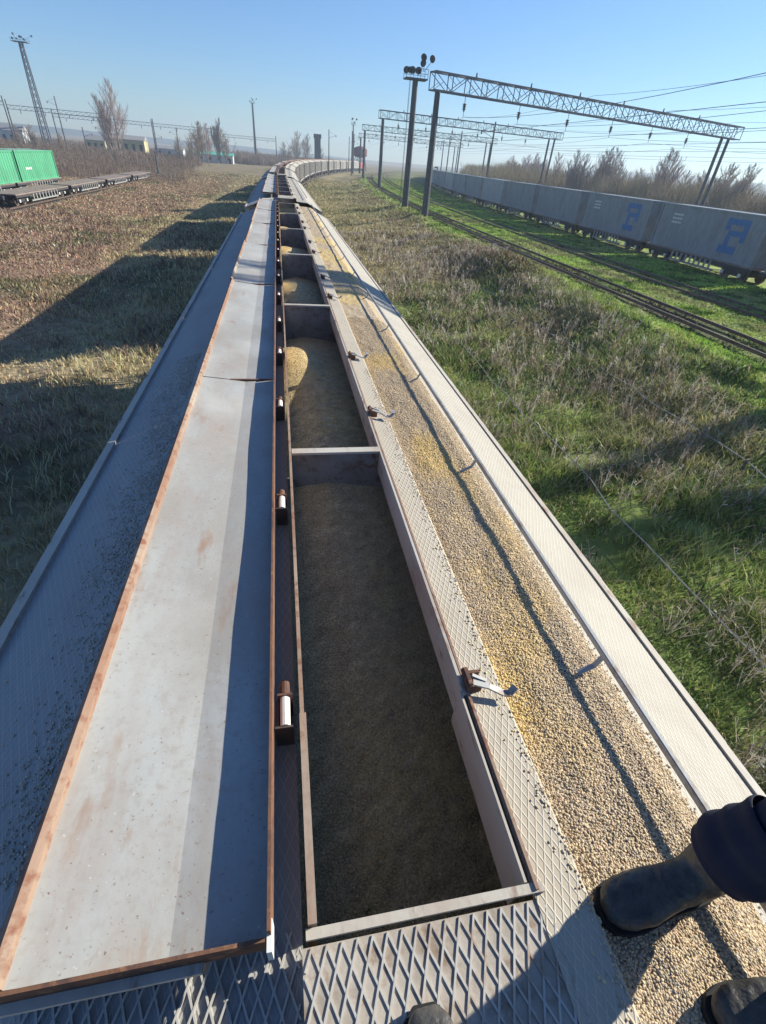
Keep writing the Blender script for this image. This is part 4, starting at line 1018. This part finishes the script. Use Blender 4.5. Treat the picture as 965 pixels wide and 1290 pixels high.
# ------------------------------------------------------------------ people
def ellipse_ring(c,ax,ay,a,b,n=20,p=2.0):
    c=Vector(c);ax=Vector(ax);ay=Vector(ay); out=[]
    for i in range(n):
        t=2*math.pi*i/n; ct,st=math.cos(t),math.sin(t)
        out.append(c+ax*(a*math.copysign(abs(ct)**(2/p),ct))+ay*(b*math.copysign(abs(st)**(2/p),st)))
    return out
def boot(parent,ankle,toe_dir,floor,name='boot',leglean=(0,0,1),shaft=.20):
    """work boot; ankle = (x, y) of the ankle centre, toe_dir unit 2D vector"""
    d=Vector((toe_dir[0],toe_dir[1],0)).normalized(); s=Vector((-d.y,d.x,0)); O=Vector((ankle[0],ankle[1],floor)); Z=Vector((0,0,1))
    mb=MB(); rings=[]
    for t,w_,h0,h1 in ((-.098,.022,.030,.085),(-.090,.038,.026,.115),(-.07,.047,.024,.15),(-.02,.050,.024,.165),(.03,.050,.024,.165),(.07,.053,.024,.140),(.11,.058,.024,.115),(.15,.061,.024,.100),(.19,.058,.024,.090),(.225,.046,.026,.076),(.242,.026,.030,.058)):
        rings.append(ellipse_ring(O+d*t+Z*((h0+h1)/2),s,Z,w_,(h1-h0)/2,22,2.6))
    mb.loft(rings)
    L=Vector(leglean).normalized(); rings=[]
    for k,(h,a,b) in enumerate(((.09,.058,.053),(.12,.061,.055),(.15,.064,.057),(.18,.063,.058),(.21,.066,.061),(.24,.070,.064),(.09+shaft,.074,.067))):
        cc=O+Z*.09+L*(h-.09)-d*.018; wob=.002*math.sin(k*2.3)
        rings.append(ellipse_ring(cc,d,s,a+wob,b-wob,22,2.1))
    mb.loft(rings)
    o=mb.build(name,M['leather'],parent,smooth=True)
    m=o.modifiers.new('remesh','REMESH'); m.mode='VOXEL'; m.voxel_size=.006; m.use_smooth_shade=True
    m=o.modifiers.new('smooth','SMOOTH'); m.factor=.6; m.iterations=6
    tx=D.textures.new('folds','CLOUDS'); tx.noise_scale=.045; dm=o.modifiers.new('folds','DISPLACE'); dm.texture=tx; dm.strength=.010; dm.mid_level=.5
    mb=MB(); out=[]
    prof=[(-.104,.022),(-.094,.040),(-.07,.050),(-.01,.052),(.05,.052),(.10,.060),(.15,.065),(.19,.062),(.228,.050),(.250,.024)]
    pts=[O+d*t+s*w_ for t,w_ in prof]+[O+d*t-s*w_ for t,w_ in reversed(prof)]
    n=len(pts); vs=[p+Z*.001 for p in pts]+[p+Z*.026 for p in pts]
    fs=[(i,(i+1)%n,n+(i+1)%n,n+i) for i in range(n)]+[tuple(reversed(range(n))),tuple(range(n,2*n))]
    mb.add(vs,fs); mb.build('sole',M['sole'],o,bevel=.003)
    mb=MB()
    for k in range(4):
        c=O+d*(.045+.026*k)+Z*(.140-.013*k); mb.tube(c-s*.030,c+s*.030,.0032,n=6)
    mb.build('laces',M['sole'],o)
    return o
def skinned(name,verts,edges,radii,m,parent,sub=2,root=0):
    me=D.meshes.new(name); me.from_pydata([Vector(v) for v in verts],edges,[]); me.materials.append(m)
    o=D.objects.new(name,me); COL.objects.link(o); o.parent=parent
    md=o.modifiers.new('skin','SKIN'); md.use_smooth_shade=True
    if not me.skin_vertices: 
        import bmesh
        bm=bmesh.new(); bm.from_mesh(me); bm.verts.layers.skin.verify(); bm.to_mesh(me); bm.free()
    for i,sv in enumerate(me.skin_vertices[0].data):
        r=radii[i]; sv.radius=(r,r) if isinstance(r,(int,float)) else r; sv.use_root=(i==root)
    s=o.modifiers.new('sub','SUBSURF'); s.levels=sub; s.render_levels=sub
    return o
def person(label,J,face,feet,floor):
    """J: joints; face: unit 2D facing; feet: [(ankle xy, toe dir, lean)]"""
    r=empty('person',(0,0,0)); f=Vector((face[0],face[1],0)).normalized(); s=Vector((-f.y,f.x,0)); Z=Vector((0,0,1))
    names=list(J); idx={n:i for i,n in enumerate(names)}
    # one continuous body: torso, neck, arms, legs
    order=['pelvis','waist','chest','neck','skull']; 
    V_=[];E_=[];R_=[]
    def a(p,r_,par=None):
        V_.append(Vector(p)); R_.append(r_); 
        if par is not None: E_.append((par,len(V_)-1))
        return len(V_)-1
    pe=a(J['pelvis'],(.15,.12)); wa=a(J['waist'],(.145,.11),pe); ch=a(J['chest'],(.165,.12),wa); nk=a(J['neck'],.058,ch)
    for S in ('l','r'):
        sh=a(J['sh'+S],.068,ch); el=a(J['el'+S],.046,sh); wr=a(J['wr'+S],.030,el)
        hp=a(J['hip'+S],.095,pe); kn=a(J['kn'+S],.062,hp); an=a(J['an'+S],.042,kn)
    body=skinned('body',V_,E_,R_,M['skin'],r)
    # clothing slightly larger than the body
    V_.clear();E_.clear();R_.clear()
    pe=a(J['waist'],(.165,.135)); ch=a(J['chest'],(.195,.15),pe); a(Vector(J['neck'])-Z*.03,.075,ch); a(Vector(J['pelvis'])-Z*.02,(.18,.15),pe)
    for S in ('l','r'):
        sh=a(J['sh'+S],.088,ch); el=a(J['el'+S],.066,sh); a(Vector(J['el'+S]).lerp(Vector(J['wr'+S]),.9),.050,el)
    skinned('jacket',list(V_),list(E_),list(R_),M['jacket'],r)
    V_.clear();E_.clear();R_.clear()
    pe=a(J['pelvis'],(.165,.135))
    for S in ('l','r'):
        hp=a(J['hip'+S],.112,pe); k0=a(Vector(J['hip'+S]).lerp(Vector(J['kn'+S]),.5),.10,hp); kn=a(J['kn'+S],.086,k0); q=a(Vector(J['kn'+S]).lerp(Vector(J['an'+S]),.4),.078,kn); a(Vector(J['kn'+S]).lerp(Vector(J['an'+S]),.62),.070,q)
    skinned('trousers',list(V_),list(E_),list(R_),M['trouser'],r)
    # trouser folds above the boots
    for S in ('l','r'):
        A=Vector(J['kn'+S]);B=Vector(J['an'+S]); dl=(B-A).normalized(); e1=dl.cross(f).normalized(); e2=dl.cross(e1); rings=[]
        for k in range(15):
            t=.42+.036*k; rd=.086+.004*math.sin(k*1.45+.6*math.sin(k))+.0012*k*(k<13); rings.append(ellipse_ring(A.lerp(B,min(t,.93)),e1,e2,rd,rd*.95,24))
        mb=MB(); mb.loft(rings,cap=False); o=mb.build('trouser_cuff',M['trouser'],r,smooth=True)
        o.modifiers.new('th','SOLIDIFY').thickness=.004; m=o.modifiers.new('sub','SUBSURF'); m.levels=1; m.render_levels=1
    for (an,td,ln) in feet: boot(r,an,td,floor,leglean=ln)
    # head with face
    H=Vector(J['head']); mb=MB(); rings=[]
    for k in range(15):
        t=-1+2*k/14; rad_=math.sqrt(max(1-t*t,0.004)); jaw=1-.30*max(-t,0)**1.5
        rings.append(ellipse_ring(H+Z*(t*.115)+f*(.012 if t<0 else 0),f,s,.098*rad_*jaw,.076*rad_*jaw,24))
    mb.loft(rings)
    nose=[H+f*.092+Z*.012,H+f*.118-Z*.028,H+f*.090-Z*.036+s*.014,H+f*.090-Z*.036-s*.014]; mb.add(nose,[(0,1,2),(0,3,1),(1,3,2),(0,2,3)])
    for q in (-1,1): mb.loft([ellipse_ring(H+s*q*.074+f*-.005-Z*.005,f,Z,.016,.030,12),ellipse_ring(H+s*q*.086+f*-.012-Z*.003,f,Z,.018,.032,12)])
    mb.tube(Vector(J['neck'])-Z*.04,H-Z*.06,.055,.05,n=16)
    hd=mb.build('head',M['skin'],r,smooth=True)
    for q in (-1,1):
        mb=MB(); c=H+f*.083+s*q*.030+Z*.010; mb.loft([ellipse_ring(c-f*.006,s,Z,.013,.008,12),ellipse_ring(c+f*.004,s,Z,.008,.005,12)]); mb.build('eye',M['eye'],hd,smooth=True)
    mb=MB(); mb.box(-.001,.001,-.022,.022,-.003,.003); o=mb.build('mouth',M['hair'],hd); o.location=H+f*.088-Z*.060; o.rotation_euler=(0,0,math.atan2(f.y,f.x))
    rings=[]
    for k in range(9):
        t=-.05+1.08*k/8; t=min(t,.995); rad_=math.sqrt(1-t*t); rings.append(ellipse_ring(H+Z*(.006+t*.122)-f*.012,f,s,.104*rad_,.084*rad_,24))
    mb=MB(); mb.loft(rings); mb.build('hair',M['hair'],hd,smooth=True)
    # hands: palm and five bent fingers
    for S in ('l','r'):
        Wv=Vector(J['wr'+S]); dh=(Wv-Vector(J['el'+S])).normalized(); sd=dh.cross(Z).normalized() if abs(dh.z)<.9 else s; nn=sd.cross(dh); sg=1 if S=='l' else -1
        V_.clear();E_.clear();R_.clear()
        w0=a(Wv-dh*.02,.026); pm=a(Wv+dh*.05,(.034,.016),w0)
        for q,(o_,L_) in enumerate(((-.030,.068),(-.010,.078),(.010,.074),(.030,.058))):
            b=a(Wv+dh*.088+sd*o_,.0095,pm); c1=a(Wv+dh*(.088+L_*.45)+sd*o_*1.08-nn*.012,.0085,b); a(Wv+dh*(.088+L_*.8)+sd*o_*1.1-nn*.036,.0072,c1)
        t1=a(Wv+dh*.03+sd*sg*.035,.011,pm); t2=a(Wv+dh*.062+sd*sg*.058-nn*.01,.0095,t1); a(Wv+dh*.088+sd*sg*.062-nn*.024,.008,t2)
        skinned('hand',list(V_),list(E_),list(R_),M['skin'],r,sub=1)
    tag(r,label,'person'); return r
FL=-1.612
v=lambda *p:Vector(p)
JA=dict(pelvis=(1.27,.16,-.70),waist=(1.27,.15,-.52),chest=(1.23,.12,-.28),neck=(1.20,.10,-.08),head=(1.16,.10,.10),
 shr=(1.20,.30,-.15),elr=(1.24,.36,-.42),wrr=(1.12,.30,-.62),shl=(1.20,-.10,-.15),ell=(1.24,-.18,-.42),wrl=(1.10,-.10,-.62),
 hipr=(1.28,.23,-.76),knr=(1.19,.265,-1.08),anr=(1.05,.285,-1.45),hipl=(1.26,.05,-.76),knl=(1.20,.0,-1.10),anl=(1.20,-.01,-1.48))
person('person in navy trousers and dusty black boots standing on the spilled grain',JA,(-1,0),[((1.0,.275),(-1,-.06),(.36,.06,1)),((1.155,.015),(-1,.05),(.1,0,1))],-1.598)
JB=dict(pelvis=(.12,-.33,-.68),waist=(.12,-.34,-.50),chest=(.10,-.33,-.26),neck=(.08,-.31,-.06),head=(.06,-.30,.10),
 shr=(.29,-.33,-.13),elr=(.30,-.22,-.33),wrr=(.09,-.17,-.10),shl=(-.10,-.33,-.13),ell=(-.14,-.22,-.33),wrl=(-.07,-.17,-.10),
 hipr=(.21,-.32,-.74),knr=(.235,-.22,-1.10),anr=(.225,-.10,-1.42),hipl=(.03,-.33,-.74),knl=(.03,-.26,-1.10),anl=(.04,-.30,-1.42))
person('person in navy workwear whose boot toe shows on the mesh plate at the bottom edge',JB,(0,1),[((.225,-.085),(.02,1),(0,-.15,1)),((.04,-.30),(-.05,1),(0,.05,1))],-1.512)
mb=MB(); mb.box(-.075,.075,-.034,-.026,-.04,.04); o=mb.build('mobile_phone',M['phone'],None,bevel=.003); tag(o,'dark mobile phone held up to take the picture','phone')
# ------------------------------------------------------------------ haze
mb=MB(); mb.box(-420,800,-30,1450,-9.5,38); o=mb.build('haze',M['wire'],None); o.data.materials.clear()
hm=D.materials.new('haze_air'); hm.use_nodes=True; t=hm.node_tree; t.nodes.clear(); pv=t.nodes.new('ShaderNodeVolumePrincipled'); ou=t.nodes.new('ShaderNodeOutputMaterial')
pv.inputs['Color'].default_value=(.72,.85,1,1); pv.inputs['Density'].default_value=0.0005; pv.inputs['Anisotropy'].default_value=.3
t.links.new(pv.outputs[0],ou.inputs['Volume']); o.data.materials.append(hm); tag(o,'thin pale autumn haze in the air','haze',kind='stuff')
# ------------------------------------------------------------------ lift everything so the low ground is z = 0
for o in list(COL.objects):
    if o.parent is None and o.type in ('MESH','EMPTY'): o.location.z+=LIFT
